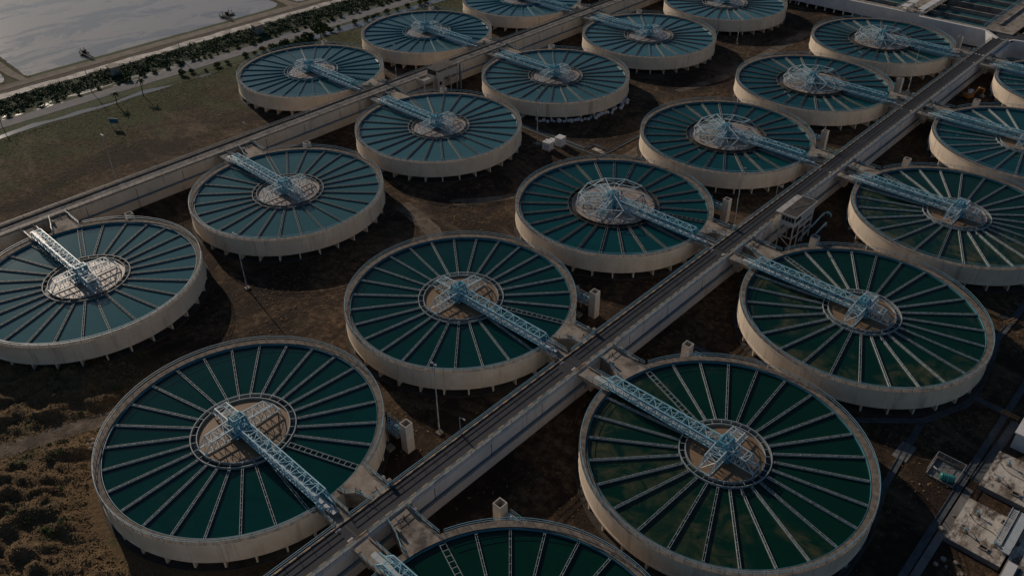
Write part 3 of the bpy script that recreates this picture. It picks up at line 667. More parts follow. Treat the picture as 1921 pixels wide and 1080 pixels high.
# ------------------------------------------------------------------ control houses
def control_house():
    root = thing('control_house', 'white control house on stilts with dark stained flat roof beside the asphalt road', 'control house', (104.45, 178.6, 0))
    W, D, z0, z1 = 3.7, 10.2, 6.7, 9.75
    b = MB(); t = .15                                     # walls with window openings: low parapet, piers, top band
    b.box(0, W, 0, t, z0, 7.9); b.box(0, W, D-t, D, z0, 9.5); b.box(W-t, W, t, D-t, z0, 7.9); b.box(0, t, t, D-t, z0, 9.5)
    b.box(0, W, 0, t, 9.15, 9.5); b.box(W-t, W, t, D-t, 9.15, 9.5); b.box(W-t, W, 3.2, D-t, 7.9, 9.15); b.box(0, t+.05, 0, t, 7.9, 9.15); b.box(W-t, W, 0, t, 7.9, 9.15)
    b.box(.15, W-t, t, D-t, z0, z0+.15); b.build('wall', M['houseconc'], root)
    g = MB().box(.2, W-t, .05, .09, 7.9, 9.15); g.box(W-.09, W-.05, t, 3.2, 7.9, 9.15); wi = g.build('window', M['glass'], root)
    f = MB()
    for i in range(5): f.box(.2+i*.82, .26+i*.82, .02, .13, 7.9, 9.15)
    for i in range(3): f.box(W-.13, W-.02, .3+i*1.4, .36+i*1.4, 7.9, 9.15)
    f.build('frame', M['houseconc'], wi)
    MB().box(-.1, W+.35, -.45, D+.35, 9.5, 9.72).box(-.1, W+.35, -.45, -.30, 9.72, 9.92).box(W+.20, W+.35, -.30, D+.35, 9.72, 9.92).box(-.1, W+.2, D+.2, D+.35, 9.72, 9.92).build('roof', M['houseconc'], root)
    MB().box(.04, W+.2, -.30, D+.2, 9.72, 9.76).build('roof_felt', M['darkroof'], root)
    MB().box(-1.55, -.1, -.2, D+.3, 9.55, 9.68).build('canopy', M['houseconc'], root)
    for x, y in ((.12, .12), (W-.15, .12), (W-.15, 3.2), (W-.15, 6.6), (W-.15, D-.15), (.12, 5), (.12, D-.15)): MB().box(x-.14, x+.14, y-.14, y+.14, 0, z0).build('post', M['houseconc'], root)
    b = MB().box(.26, W-.29, 0, .24, 3.4, 3.65); b.box(W-.27, W-.03, .26, 3.06, 3.4, 3.65); b.box(W-.27, W-.03, 3.34, 6.46, 3.4, 3.65); b.box(W-.27, W-.03, 6.74, D-.29, 3.4, 3.65)
    b.box(W-.25, W-.05, 3.34, 6.46, 5.0, 6.0); b.box(W-.25, W-.05, 6.74, D-.29, 5.0, 6.0); b.bar((.2, .1, 3.4), (W-.2, .1, 1.2), .2)
    b.build('brace_beam', M['houseconc'], root)
    b = MB().pipe([(1.2, 3.0, 9.85), (1.6, 4.6, 9.85), (3.2, 7.4, 9.85), (3.6, 10.0, 9.85)], .05, 6); b.build('roof_cable', M['galv'], root)
    b = MB()
    for i in range(9): b.box(-1.0, -.1, -2.2-i*.3, -1.95-i*.3, 6.0-i*.34, 6.08-i*.34)
    b.bar((-1.0, -1.9, 6.9), (-1.0, -4.8, 3.7), .08); b.bar((-.1, -1.9, 6.9), (-.1, -4.8, 3.7), .08); b.build('stair', M['conc'], root)
    b = MB()
    for y in (11.2, 14.4): b.bar((-.9, y, 6.1), (-.9, y, 9.0), .13); b.bar((.5, y, 6.1), (.5, y, 9.0), .13)
    b.bar((-.9, 11.2, 9), (-.9, 14.4, 9), .13); b.bar((.5, 11.2, 9), (.5, 14.4, 9), .13); b.bar((-.9, 14.4, 9), (.5, 14.4, 9), .13); b.bar((-.9, 11.2, 9), (.5, 11.2, 9), .13)
    b.box(-1.74, .7, 11.0, 14.6, 5.85, 6.1); b.build('pipe_gantry', M['pipe'], root)
control_house()
def pump_house():
    root = thing('pump_house', 'beige pump house with black roof hung on the side of the concrete causeway', 'pump house', (-31.2, 186.3, 0))
    W, D = 4.6, 9.7; b = MB(); t = .15
    b.box(0, W, 0, t, 6.2, 7.2); b.box(0, t, t, D, 6.2, 8.9); b.box(W-t, W, t, D, 6.2, 8.25); b.box(0, W, D-t, D, 6.2, 8.9); b.box(W-t, W, 0, t, 7.2, 8.9); b.box(0, t, 0, t, 7.2, 8.9)
    b.box(W-t, W, t, .6, 8.25, 8.9); b.box(W-t, W, D/2-.2, D/2+.2, 8.25, 8.9); b.box(t, W-t, t, D-t, 6.2, 6.35); b.box(W-2.4, W-.2, .8, 3.6, 0, 6.2); b.build('wall', M['beige'], root)
    g = MB().box(t, W-t, .05, .09, 7.2, 8.9); g.box(W-.1, W-.06, .6, D-.1, 8.25, 8.9); g.box(W-.21, W-.17, 1.4, 2.4, 3.6, 4.8); g.build('window', M['glass'], root)
    MB().box(-.2, W+.3, -.25, D+.2, 8.9, 9.1).build('roof', M['darkroof'], root)
    for x, y in ((W-.2, 6.6), (W-.2, D-.2), (.2, D-.2), (.6, -4.6), (3.4, -4.6), (3.4, -.4)): MB().box(x-.15, x+.15, y-.15, y+.15, 0, 6.2 if y > 0 else 5.75).build('post', M['beige'], root)
    b = MB().box(0, 3.7, -5, -.1, 5.75, 6.0); b.box(3.5, 3.7, -5, -.1, 6.0, 6.9); b.box(0, 3.5, -5, -4.8, 6.0, 6.9); b.box(.75, 3.25, -4.7, -4.5, 3.0, 3.2); b.box(3.3, 3.5, -4.45, -.55, 3.0, 3.2); b.bar((3.4, -4.4, 3.0), (3.4, -.6, .3), .2); b.box(W-.3, W-.1, 3.7, 6.4, 3.3, 3.6); b.box(W-.3, W-.1, 6.8, D-.4, 3.3, 3.6)
    b.build('terrace', M['beige'], root)
    b = MB().pipe([(W+.6, D+.6, 5.2), (W+.6, D+.6, 9.2)], .35, 12); b.box(W+.3, W+.9, D+.3, D+.9, 0, 5.2); b.build('vent_pipe', M['pipe'], root)
pump_house()

# ------------------------------------------------------------------ filter basins in the far right corner
def filters():
    root = thing('filter_basin', 'long white-walled block of rectangular filter basins at the far end of the road', 'filter basins')
    zt = 6.5
    b = MB().box(-60, 68, 358.6, 359.6, 1.6, zt); b.box(68, 93, 356.6, 357.9, 0, zt)
    b.prism([(93, 356.6), (98.9, 350.6), (99.6, 351.4), (93.6, 357.6)], 0, zt); b.box(67.6, 68, 357.9, 359.6, 0, zt); b.build('front_wall', M['white'], root)
    for i in range(17): x = -20+i*4.05; MB().box(x, x+.5, 358.75, 359.4, 0, 1.6).build('column', M['white'], root)
    b = MB().box(-60, 66, 366, 366.4, 0, 1.6); b.build('back_wall', M['dark'], root)
    b = MB().box(-60, 20, 359.6, 480, 5.9, zt+.02); b.box(57, 68.4, 359.6, 480, 5.9, zt+.02); b.box(20, 57, 359.6, 362.2, 5.9, zt+.02)
    b.box(68.4, 92.0, 357.9, 359.6, 5.9, zt+.02); b.box(92, 102.2, 357.9, 480, 5.9, zt+.02); b.build('deck', M['conc'], root)
    Y = [359.6, 368.1, 378.0, 387.0, 397.4, 407, 416.6, 426, 436, 446]
    for i, (a, c) in enumerate(zip(Y, Y[1:])):
        for x0, x1 in ((68.4, 92.0), (20, 57)):
            a2 = max(a, 362.2) if x0 < 60 else a
            MB().box(x0, x1, c-.35, c+.35, 2, zt).build('partition_wall', M['conc'], root)
            MB().box(x0, x1, a2+(.35 if i else 0), c-.35, 2, 5.0 if (i, x0) != (2, 68.4) else 2.4).build('basin_water', M['water_blue'] if (i, x0) != (2, 68.4) else M['darkwater'], root)
    for x in (91.2, 92.3, 57.3, 68.2):
        b = MB(); rail_line(b, x, 360, 440, zt+.02, 2.5, 1.0); b.build('railing', M['rail'], root)
    b = MB().box(94.9, 95.5, 366, 450, zt+.02, zt+.6); b.build('kerb_wall', M['conc'], root)
    for x, y, w, d in ((59.6, 358.4, 2.8, 4.6), (59.4, 365.2, 3.2, 4.6), (66.0, 359.4, 2.6, 60)):
        bb = MB().box(x, x+w, y, y+d, 8.3, 8.5); 
        for px in (x+.15, x+w-.15):
            n = max(2, int(d/5)+1)
            for j in range(n): bb.bar((px, y+.15+(d-.3)*j/(n-1), zt), (px, y+.15+(d-.3)*j/(n-1), 8.3), .18)
        bb.box(x+.6, x+w-.6, y+.7, y+min(d, 3)-.7, zt, 7.5); bb.build('gate_shelter', M['white'], root)
filters()
def filters2():
    root = thing('filter_basin', 'second filter basin block with dark water right of the road end', 'filter basins')
    b = MB().box(103.2, 104.0, 335.5, 351.6, 0, 5.4); b.prism([(103.2, 351.6), (104.4, 353.2), (107.2, 353.9), (150, 353.9), (150, 354.7), (107, 354.7), (104, 354.2), (102.75, 352.2)], 0, 6.2); b.build('front_wall', M['white'], root)
    b = MB().box(104.4, 150, 361.5, 362.2, 2, 6.5); b.box(104.4, 105.2, 362.2, 470, 2, 6.5)
    for y in (371, 380, 389, 398, 407): b.box(105.2, 150, y, y+.7, 2, 6.5)
    b.build('partition_wall', M['conc'], root); MB().box(105.2, 150, 362.2, 470, 1, 4.6).build('basin_water', M['darkwater'], root)
filters2()
b = MB().box(97.2, 104.3, 352.05, 357.8, 5.6, 6.125); b.box(102.3, 150, 354.75, 361.4, 5.5, 6.118); struct('road', b, M['asphalt'])

# ------------------------------------------------------------------ masts, lamps, poles
GM = 'tall lighting masts of the yard'
def mast(x, y, h, label):
    r = thing('light_mast', label, 'light mast', (x, y, 0), 0, GM)
    b = MB()
    for i in range(6): b.bar((0, 0, h*i/6), (0, 0, h*(i+1)/6), .30-.03*i, .30-.03*i, 8)
    b.build('pole', M['galv'], r); MB().box(-.55, .55, -.55, .55, 0, .35).build('footing', M['conc'], r)
    b = MB()
    for s in (-1, 1): b.box(s*.45-.22, s*.45+.22, -.16, .16, h-.1, h+.12)
    b.bar((-.5, 0, h), (.5, 0, h), .1); b.build('lamp_head', M['galv'], r)
for x, y, h, l in ((90, 78.7, 17, 'tall grey light mast between the two nearest tanks left of the road'), (92.1, 179.7, 17, 'tall light mast beside the road opposite the white control house'),
                   (89.8, 296.3, 15.6, 'tall light mast in front of the farthest teal tanks by the road'), (22.6, 182, 17, 'tall light mast beside the two white equipment cabinets'),
                   (-49.2, 187.2, 12.6, 'light mast between the two nearest tanks beyond the concrete causeway'), (-49.9, 83.8, 14.6, 'light mast on the burnt field just behind the concrete causeway'),
                   (22.8, 80.1, 15, 'light mast in the yard between the tanks at the left edge'), (22.5, 298.2, 15, 'light mast in the gap under the topmost middle tank')): mast(x, y, h, l)
def street_lamp(x, y, z, label):
    r = thing('street_lamp', label, 'street lamp', (x, y, z), 0, 'short lamps on the causeway edges')
    b = MB().bar((0, 0, 0), (0, 0, 4.2), .12, .12, 8); b.bar((0, 0, 4.2), (.9, .1, 4.35), .08); b.build('pole', M['galv'], r); MB().box(.7, 1.3, -.02, .22, 4.27, 4.40).build('lamp_head', M['galv'], r)
for x, y, z, l in ((97.72, 77.1, 6.1, 'short street lamp on the road railing near the second valve tower'), (97.72, 188.8, 6.1, 'short street lamp on the road railing opposite the control house'),
                   (97.72, 243.2, 6.1, 'short street lamp on the far road railing past the control house'), (97.72, 297.4, 6.1, 'farthest short street lamp on the road railing'),
                   (-36.6, 160.2, 6.45, 'short lamp on the concrete causeway edge below the nearest far tank'), (-36.6, 118.5, 6.45, 'short lamp on the concrete causeway edge beside the burnt field')): street_lamp(x, y, z, l)
for x, y, h, l in ((-120.1, 108.7, 8.2, 'thin utility pole standing in the canal bank near the first hut'), (-123.2, 145.1, 7.4, 'thin utility pole in the scrub bank between the two huts'),
                   (-121.2, 213.6, 7.5, 'thin utility pole in the scrub beyond the second hut'), (-112.7, 76.1, 5, 'thin utility pole on the canal path at the left edge')):
    r = thing('utility_pole', l, 'pole', (x, y, 0), 0, 'utility poles along the canal')
    MB().bar((0, 0, 0), (0, 0, h), .24, .24, 8).build('pole', M['conc'], r); MB().bar((-.1, -.8, h-.4), (-.1, .8, h-.4), .12).build('crossarm', M['timber'], r)
r = thing('signboard', 'small blue board on two posts standing in the field', 'signboard', (-85.9, 100.7, 0), R_(35))
MB().box(-1.5, 1.5, -.05, .05, 1.4, 3.0).build('board', M['board'], r)
for s in (-1, 1): MB().bar((s*1.2, .1, 0), (s*1.2, .1, 2.8), .12).build('post', M['galv'], r)

# ------------------------------------------------------------------ small things in the yard
sk = []
for v in range(3):
    r = random.Random(40+v); b = MB(); n = 10; rings = []
    for i, (z, q) in enumerate(((0, .75), (.18, 1), (.55, 1.02), (.85, .8), (1.0, .35))):
        rings.append([(.62*q*math.cos(2*math.pi*k/n)*(1+r.uniform(-.12, .12)), .5*q*math.sin(2*math.pi*k/n)*(1+r.uniform(-.12, .12)), z*.95+r.uniform(-.05, .05)) for k in range(n)])
    for a, c in zip(rings, rings[1:]):
        for k in range(n): b.quad(a[k], a[(k+1) % n], c[(k+1) % n], c[k], True)
    b.f.append(tuple(range(len(b.v), len(b.v)+n))); b.v += rings[-1]; b.sm.append(False); sk.append(b.mesh('sack', M['sack']))
r = random.Random(12)
for i in range(34):
    a = R_(-60+i*2.55+r.uniform(-.8, .8)); rad = 25.3+r.uniform(-.7, .9)
    o = link('sack', sk[i % 3], None, (rad*math.cos(a), 216.6+rad*math.sin(a), 0.05), r.random()*6); s = r.uniform(.8, 1.25); o.scale = (s, s, s*r.uniform(.8, 1.1))
    tag(o, 'lumpy white sack among those heaped under the wall of the tank beyond the cabinets', 'sack', 'white sacks under the tank')
def cabinet(x, y, w, d, h, rz, label):
    t = thing('equipment_cabinet', label, 'cabinet', (x, y, 0), rz, 'white equipment cabinets in the yard')
    MB().box(-w/2, w/2, -d/2, d/2, .25, h).build('body', M['white'], t); MB().box(-w/2-.1, w/2+.1, -d/2-.1, d/2+.1, h, h+.12).build('lid', M['white'], t)
    MB().box(-w/2-.25, w/2+.25, -d/2-.25, d/2+.25, 0, .25).build('plinth', M['conc'], t)
    b = MB(); 
    for k in range(5): b.box(-w*.3, w*.3, -d/2-.03, -d/2, .6+k*.25, .7+k*.25)
    b.build('vent', M['galv'], t)
cabinet(27.4, 181.4, 2.5, 2.3, 2.5, .1, 'white louvred cabinet nearest the foot of the tall mast, left one')
cabinet(28.4, 185.9, 2.3, 2.5, 2.7, .1, 'taller white cabinet closer to the drain path, right one')
cabinet(25.6, 185.4, 1.4, 1.4, 1.2, .3, 'low white cabinet tucked behind the two larger ones')
b = MB()
for i in range(5): b.bar((22.6+i*.9, 180+i*.4, 0), (22.6+i*.9, 180+i*.4, 1.2), .06)
b.bar((22.6, 180, 1.2), (26.2, 181.6, 1.2), .06); b.bar((22.6, 180, .7), (26.2, 181.6, .7), .06); tag(b.build('low_fence', M['rail']), 'low blue-grey rail fence beside the white cabinets', 'fence')
def excavator():
    t = thing('excavator', 'small orange excavator with dark cab parked in tank shade right of the road', 'excavator', (107.2, 303.2, 0), R_(60))
    for s in (-1, 1): MB().box(-1.7, 1.7, s*1.0-.28, s*1.0+.28, .05, .75).build('track', M['tyre'], t)
    b = MB().box(-1.6, 1.0, -1.1, 1.1, .85, 1.9); b.build('body', M['orange'], t); MB().box(.1, 1.5, .05, 1.1, 1.9, 3.0).build('cab', M['white'], t)
    b = MB().bar((.9, -.4, 1.6), (3.0, -.4, 3.9), .4, .5); b.bar((3.0, -.4, 3.9), (5.2, -.4, 2.9), .35, .45); b.bar((5.2, -.4, 2.9), (5.3, -.4, 1.0), .3, .35); b.build('boom', M['orange'], t)
    MB().box(4.8, 5.8, -.9, .1, .15, .95).build('bucket', M['galv'], t)
excavator()
for pts, l in (([(107.0, 193.0, .55), (106.5, 200.4, .8), (107.2, 201.5, .9), (108.2, 201.2, .5)], 'long pale blue pipe with a bent end behind the control house'),
               ([(109.7, 189.2, .9), (109.4, 195.6, 1.2)], 'short straight pale blue pipe beside the control house'),
               ([(107.6, 184.6, .4), (106.8, 193.0, .5)], 'dark blue pipe running under the control house')):
    b = MB().pipe(pts, .22, 10)
    for p in pts: b.box(p[0]-.15, p[0]+.15, p[1]-.15, p[1]+.15, 0, p[2]-.2)
    tag(b.build('water_pipe', M['truss']), l, 'pipe', 'blue pipes by the control house')
def pen():
    t = thing('fenced_pen', 'low wire pen with bare floor holding a teal tank beside the drain channel', 'pen', (160.4, 129.7, 0))
    b = MB(); C4 = [(0, 0), (4.8, 0), (4.8, 5.3), (0, 5.3)]
    for i in range(4):
        (x0, y0), (x1, y1) = C4[i], C4[(i+1) % 4]
        for k in range(4): b.bar((x0+(x1-x0)*k/4, y0+(y1-y0)*k/4, 0), (x0+(x1-x0)*k/4, y0+(y1-y0)*k/4, 1.6), .08)
        if i != 0: b.bar((x0, y0, 1.6), (x1, y1, 1.6), .08)
        if i in (1, 3, 2):
            for k in range(14): f = k/14; b.bar((x0+(x1-x0)*f, y0+(y1-y0)*f, .1), (x0+(x1-x0)*f, y0+(y1-y0)*f, 1.6), .025)
            for z in (.4, .8, 1.2): b.bar((x0, y0, z), (x1, y1, z), .025)
    b.build('wire_fence', M['galv'], t); MB().box(.1, 4.7, .1, 5.2, -.1, .06).build('floor', M['concfloor'], t)
    MB().box(0, .2, 0, 5.3, 0, .5).box(.2, 4.8, 5.1, 5.3, 0, .5).box(.2, 4.8, 0, .2, 0, .3).build('low_wall', M['conc'], t)
pen()
b = MB(); n = 20; prof = [(-1.15, .55), (-1.0, .68), (1.0, .68), (1.15, .55)]
for (x0, r0), (x1, r1) in zip(prof, prof[1:]):
    for k in range(n):
        a, c = 2*math.pi*k/n, 2*math.pi*(k+1)/n; b.quad((x0, r0*math.cos(a), r0*math.sin(a)), (x1, r1*math.cos(a), r1*math.sin(a)), (x1, r1*math.cos(c), r1*math.sin(c)), (x0, r0*math.cos(c), r0*math.sin(c)), True)
for x in (-1.15, 1.15): b.bar((x-.01, 0, 0), (x+.01, 0, 0), 1.1, 1.1, n)
for k in range(7): b.bar((-.9+k*.3, 0, 0), (-.84+k*.3, 0, 0), 1.40, 1.40, n)
o = b.build('storage_tank', M['tank_teal'], None, (163.7, 130.7, .75), R_(20)); tag(o, 'ribbed teal plastic tank lying in the wire pen', 'tank')
b = MB().pipe([(160.9, 132.2, .4), (162.4, 131.4, .4), (162.9, 131.1, .6)], .12, 8); b.box(161.6, 161.9, 131.6, 131.9, .06, .7); tag(b.build('pipe_stub', M['galv']), 'grey pipe fitting on the floor of the wire pen', 'pipe')
# buried reservoir roofs in the near right corner
def reservoir(x0, y0, w, d, label, flip):
    t = thing('reservoir_roof', label, 'reservoir', (x0, y0, 0), 0, 'stained concrete reservoir roofs')
    MB().box(0, w, 0, d, 0, 1.0).build('slab', M['slab'], t)
    b = MB().box(0, w, -.05, 0, 0, .85); b.box(-.05, 0, 0, d, 0, .85); b.build('edge_wall', M['concfloor'], t)
    for x, y in ((4.6, 1.4), (5.6, d-2.0)):
        h = MB(); h.box(x, x+1.3, y, y+.14, 1.0, 1.25); h.box(x, x+1.3, y+.76, y+.9, 1.0, 1.25); h.box(x, x+.14, y+.14, y+.76, 1.0, 1.25); h.box(x+1.16, x+1.3, y+.14, y+.76, 1.0, 1.25)
        hh = h.build('hatch', M['conc'], t); MB().box(x+.14, x+1.16, y+.14, y+.76, 1.0, 1.04).build('opening', M['dark'], hh)
    for x, y in ((1.9, 3.1), (2.2, 8.0), (6.3, 3.4)):
        v = MB().pipe([(x, y, 1.0), (x, y, 1.8)], .12, 8); v.bar((x, y, 1.8), (x, y, 1.95), .5, .5, 10); v.pipe([(x, y, 1.5), (x+.5, y-.1, 1.5)], .09, 8); v.build('vent_valve', M['rail'], t)
        MB().box(x-.3, x+.3, y-.3, y+.3, 1.0, 1.12).build('valve_base', M['timber'], t)
    import itertools
    for y0_, s in ((4.2, 1), (7.6, -1)):
        pts = [(1.0+i*.45, y0_+math.sin(i*.45)*.5*s-i*.22, 1.06) for i in range(14)]; MB().pipe(pts, .05, 6).build('hose', M['tyre'], t)
reservoir(168.1, 117.6, 8.4, 10.9, 'near stained concrete reservoir roof with open hatches and black hoses', 0)
reservoir(168.3, 132.6, 14, 10.6, 'farther stained concrete reservoir roof with hatches, next to the white hut', 1)
t = thing('steel_stair', 'pale grated steel stair lying over the near reservoir roof', 'stair', (174.2, 121.4, 1.05))
b = MB(); b.bar((0, 0, .5), (0, 9.2, .5), .12, .22); b.bar((1.0, 0, .5), (1.0, 9.2, .5), .12, .22); b.build('stringer', M['deck'], t)
b = MB()
for i in range(24): b.box(.07, .93, .2+i*.37, .38+i*.37, .46, .52)
b.build('tread', M['deck'], t); MB().box(1.3, 2.6, -1, 9.2, .2, .45).build('landing_plate', M['deck'], t)
b = MB()
for y in (0, 3, 6, 9.2): b.bar((2.6, y, .4), (2.6, y, 1.5), .07)
b.bar((2.6, 0, 1.5), (2.6, 9.2, 1.5), .07); b.bar((2.6, 0, 1.0), (2.6, 9.2, 1.0), .07); b.box(.1, 1.2, .0, .2, -.05, .4); b.box(.1, 1.2, 9.0, 9.2, -.05, .4); b.build('handrail', M['deck'], t)
t = thing('reservoir_roof', 'grey painted low concrete roof at the lower right corner beside the stair', 'reservoir', (176.9, 112.5, 0), 0, 'stained concrete reservoir roofs')
MB().box(0, 14, 0, 7.0, 0, 1.3).build('slab', M['concfloor'], t); MB().box(0, 14, 7.2, 26, 0, .8).build('slab', M['slab'], t)
MB().box(.2, 1.6, 2.4, 6.5, 1.3, 1.7).box(3.0, 9, 4.6, 5.6, 1.3, 1.5).build('cover', M['white'], t); MB().box(1.9, 2.2, .4, 6.6, 1.3, 1.34).build('opening', M['dark'], t)
def hut(x, y, w, d, h, label, mat='white'):
    t = thing('small_hut', label, 'hut', (x, y, 0), 0, None)
    MB().box(0, w, 0, d, 0, h).build('wall', M[mat], t); MB().box(-.25, w+.25, -.25, d+.25, h, h+.2).build('roof', M['white' if mat == 'white' else 'conc'], t)
    MB().box(w, w+.04, d*.3, d*.6, .1, 2.0 if h > 2.2 else h*.8).build('door', M['blue'], t); MB().box(w*.3, w*.7, -.04, 0, h*.5, h*.8).build('window', M['glass'], t)
hut(169.2, 146.6, 12, 8, 3.6, 'white flat-roofed hut at the right edge above the reservoir roofs')
hut(-131.0, 120.0, 3.4, 3.4, 3.2, 'small grey hut overgrown by scrub beside the canal, nearer one', 'conc')
hut(-130.6, 180.2, 3.4, 3.4, 3.4, 'small grey hut in the canal scrub, farther one near the round tree', 'conc')
def trestle(x, y, rz, l):
    t = thing('timber_trestle', l, 'timber frame', (x, y, 0), rz, 'timber frames over the drain')
    for s in (0, .7):
        MB().bar((0, s, .7), (3.2, s, .7), .16, .2).build('beam', M['timber'], t)
    for px in (.2, 1.5, 3.0): MB().bar((px, 0, .0), (px, 0, .7), .14).bar((px, .7, 0), (px, .7, .7), .14).bar((px, 0, .45), (px, .7, .45), .1).build('leg', M['timber'], t)
trestle(165.0, 154.2, 0, 'brown timber trestle bridging the drain below the right-edge tank'); trestle(151.6, 185.0, R_(-4), 'brown timber frame behind the rim of the big right tank'); trestle(157.0, 183.2, R_(70), 'brown timber frame standing over the far drain channel')
r = random.Random(77)
for x, y in ((169.4, 113.9), (170.3, 112.8), (171.1, 114.5), (168.9, 112.2), (172.4, 112.9), (166.9, 119.6), (167.4, 123.8)):
    b = MB(); s = r.uniform(.25, .5); b.prism([(s*math.cos(k*1.05)*(1+r.uniform(-.2, .2)), s*math.sin(k*1.05)*(1+r.uniform(-.2, .2))) for k in range(6)], 0, s*.8)
    tag(b.build('rubble_block', M['conc'], None, (x, y, 0), r.random()*3), 'broken lump of pale concrete on the soil beside the near reservoir roof', 'rubble', 'rubble beside the reservoir roofs')

# ------------------------------------------------------------------ jetties in the pond
def jetty(x, y, lx, plat, label):
    t = thing('jetty', label, 'jetty', (x, y, 0), 0, 'dark pump jetties in the pond')
    w, d = plat; MB().box(-w/2, w/2, -d/2, d/2, .35, .7).build('platform', M['jettywood'], t)
    b = MB()
    for s in (-.5, .5): b.bar((w/2, -d/2+1.0+s, .75), (lx, -d/2+1.0+s, .9), .22, .3)
    for i in range(10): b.bar((w/2+(lx-w/2)*i/10, -d/2+.5, .75), (w/2+(lx-w/2)*i/10, -d/2+1.5, .75), .14)
    b.build('gangway', M['jettywood'], t)
    b = MB()
    for i in range(5): b.bar((-w/2+.2, -d/2+.2+(d-.4)*i/4, .7), (-w/2+.2, -d/2+.2+(d-.4)*i/4, 2.4 if i % 2 else 1.6), .16)
    b.bar((-w/2+.2, -d/2, 1.5), (-w/2+.2, d/2, 1.5), .1); b.box(-.6, .5, -.5, .6, .7, 1.7); b.build('pump_rail', M['jettywood'], t)
    for sx_ in (-1, 1): MB().bar((sx_*(w/2-.3), 0, -.3), (sx_*(w/2-.3), 0, .35), .4, .4, 8).build('float', M['tyre'], t)
jetty(-158.6, 123.6, 8.6, (2.6, 3.0), 'short dark jetty near the corner of the pond, left one')
jetty(-158.2, 185.4, 8.0, (2.0, 6.4), 'longer dark pump jetty with posts, right one in the pond')
r = random.Random(3)
# ------------------------------------------------------------------ vegetation
def leafmat(name, a, c):
    t = NT(name).shift(); col = t.ramp(t.noise(.9, 5), [(.3, a), (.7, c)]); return t.done(col, .7, 0, .25)
M['leaf'] = leafmat('leaf_green', (.040, .075, .020), (.10, .14, .04)); M['leafdark'] = leafmat('leaf_dark', (.022, .055, .022), (.055, .095, .034)); M['leafdry'] = leafmat('leaf_dry', (.07, .08, .025), (.14, .13, .05))
def leaves(b, n, cx, cy, cz, rx, ry, rz, size, rd, shell=.45):
    for _ in range(n):
        while True:
            p = Vector((rd.uniform(-1, 1), rd.uniform(-1, 1), rd.uniform(-1, 1)))
            if shell < p.length < 1: break
        a = Vector((rd.gauss(0, 1), rd.gauss(0, 1), rd.gauss(0, .6))).normalized(); c = a.cross(Vector((rd.gauss(0, 1), rd.gauss(0, 1), rd.gauss(0, 1)))).normalized()
        s = size*rd.uniform(.6, 1.4); q = Vector((cx+p.x*rx, cy+p.y*ry, max(.05, cz+p.z*rz)))
        b.quad(q-a*s-c*s*.5, q+a*s-c*s*.5, q+a*s*.7+c*s*.6, q-a*s*.7+c*s*.6)
def crown_mesh(name, lumps, size, per, seed, mat):
    rd = random.Random(seed); b = MB()
    for cx, cy, cz, q in lumps: leaves(b, int(per*q*q), cx, cy, cz, q, q, q*.8, size, rd)
    return b.mesh(name, M[mat])
rd = random.Random(21)
BU = [crown_mesh('crown', [(rd.uniform(-.9, .9), rd.uniform(-.9, .9), .7+rd.uniform(0, .6), rd.uniform(.6, 1.1)) for _ in range(6)], .22, 80, 50+k, ('leaf', 'leafdark', 'leaf', 'leafdry')[k]) for k in range(4)]
stem = MB().bar((0, 0, 0), (.1, 0, 1), .18, .18, 6).bar((0, 0, .4), (-.5, .3, 1.1), .1, .1, 5).bar((0, 0, .4), (.5, -.3, 1.1), .1, .1, 5).mesh('trunk', M['trunk'])
def bush(x, y, s, v, label, group):
    t = thing('bush', label, 'bush', (x, y, 0), rd.random()*6.3, group); t.scale = (s, s, s*rd.uniform(.85, 1.2)); link('crown', BU[v % 4], t); link('trunk', stem, t)
for i in range(80):
    y = 80+i*2.35+rd.uniform(-1.6, 1.6)
    if rd.random() < .25: continue
    bush(-120.2+rd.uniform(-1.6, .9), y, rd.uniform(.35, .8), rd.choice((0, 0, 2, 3, 1)), 'small green bush growing at the canal edge along the grey path', 'bushes along the canal edge')
for i in range(26):
    y = 136+i*5.2+rd.uniform(-2, 2); bush(-109+rd.uniform(-1.5, 1.5), y, rd.uniform(.5, 1.0), i, 'low green shrub on the grass verge between path and field', 'shrubs on the canal verge')
for i in range(16):
    bush(-106.5+rd.uniform(-2.2, 2.2), 174+i*1.25, rd.uniform(.7, 1.25), rd.choice((0, 1)), 'dark shrub in the thicket leading up to the round tree', 'thicket by the round tree')
b = MB(); rd2 = random.Random(8)
for i in range(1500):
    y = 30+rd2.random()*260; x = -123.4-rd2.random()*13.2; q = rd2.uniform(.5, 1.35); leaves(b, int(30*q), x, y, q*.30, q*1.4, q*1.5, q*.5, .22, rd2, .05)
tag(b.build('scrub', M['leafdark']), 'dense dark green scrub covering the bank behind the canal', 'scrub', None, 'stuff')
b = MB(); rd2 = random.Random(18)
for i in range(170):
    y = 40+rd2.random()*230; x = -124-rd2.random()*11.5; q = rd2.uniform(.5, 1.1); leaves(b, int(46*q), x, y, q*.8, q*1.1, q*1.1, q*.7, .2, rd2, .1)
tag(b.build('scrub', M['leaf']), 'lighter green clumps scattered through the canal scrub', 'scrub', None, 'stuff')
def tree(x, y, h, lumps, label, mat, seed, size=.32):
    t = thing('broadleaf_tree', label, 'tree', (x, y, 0)); b = MB()
    b.bar((0, 0, 0), (.1, .05, h*.35), .42, .42, 8); b.bar((.1, .05, h*.35), (.15, 0, h*.6), .30, .30, 7)
    for cx, cy, cz, q in lumps: b.bar((.1, .05, h*.35), (cx*.8, cy*.8, cz), .14, .14, 6)
    b.build('trunk', M['trunk'], t); link('crown', crown_mesh('crown', lumps, size, 95, seed, mat), t)
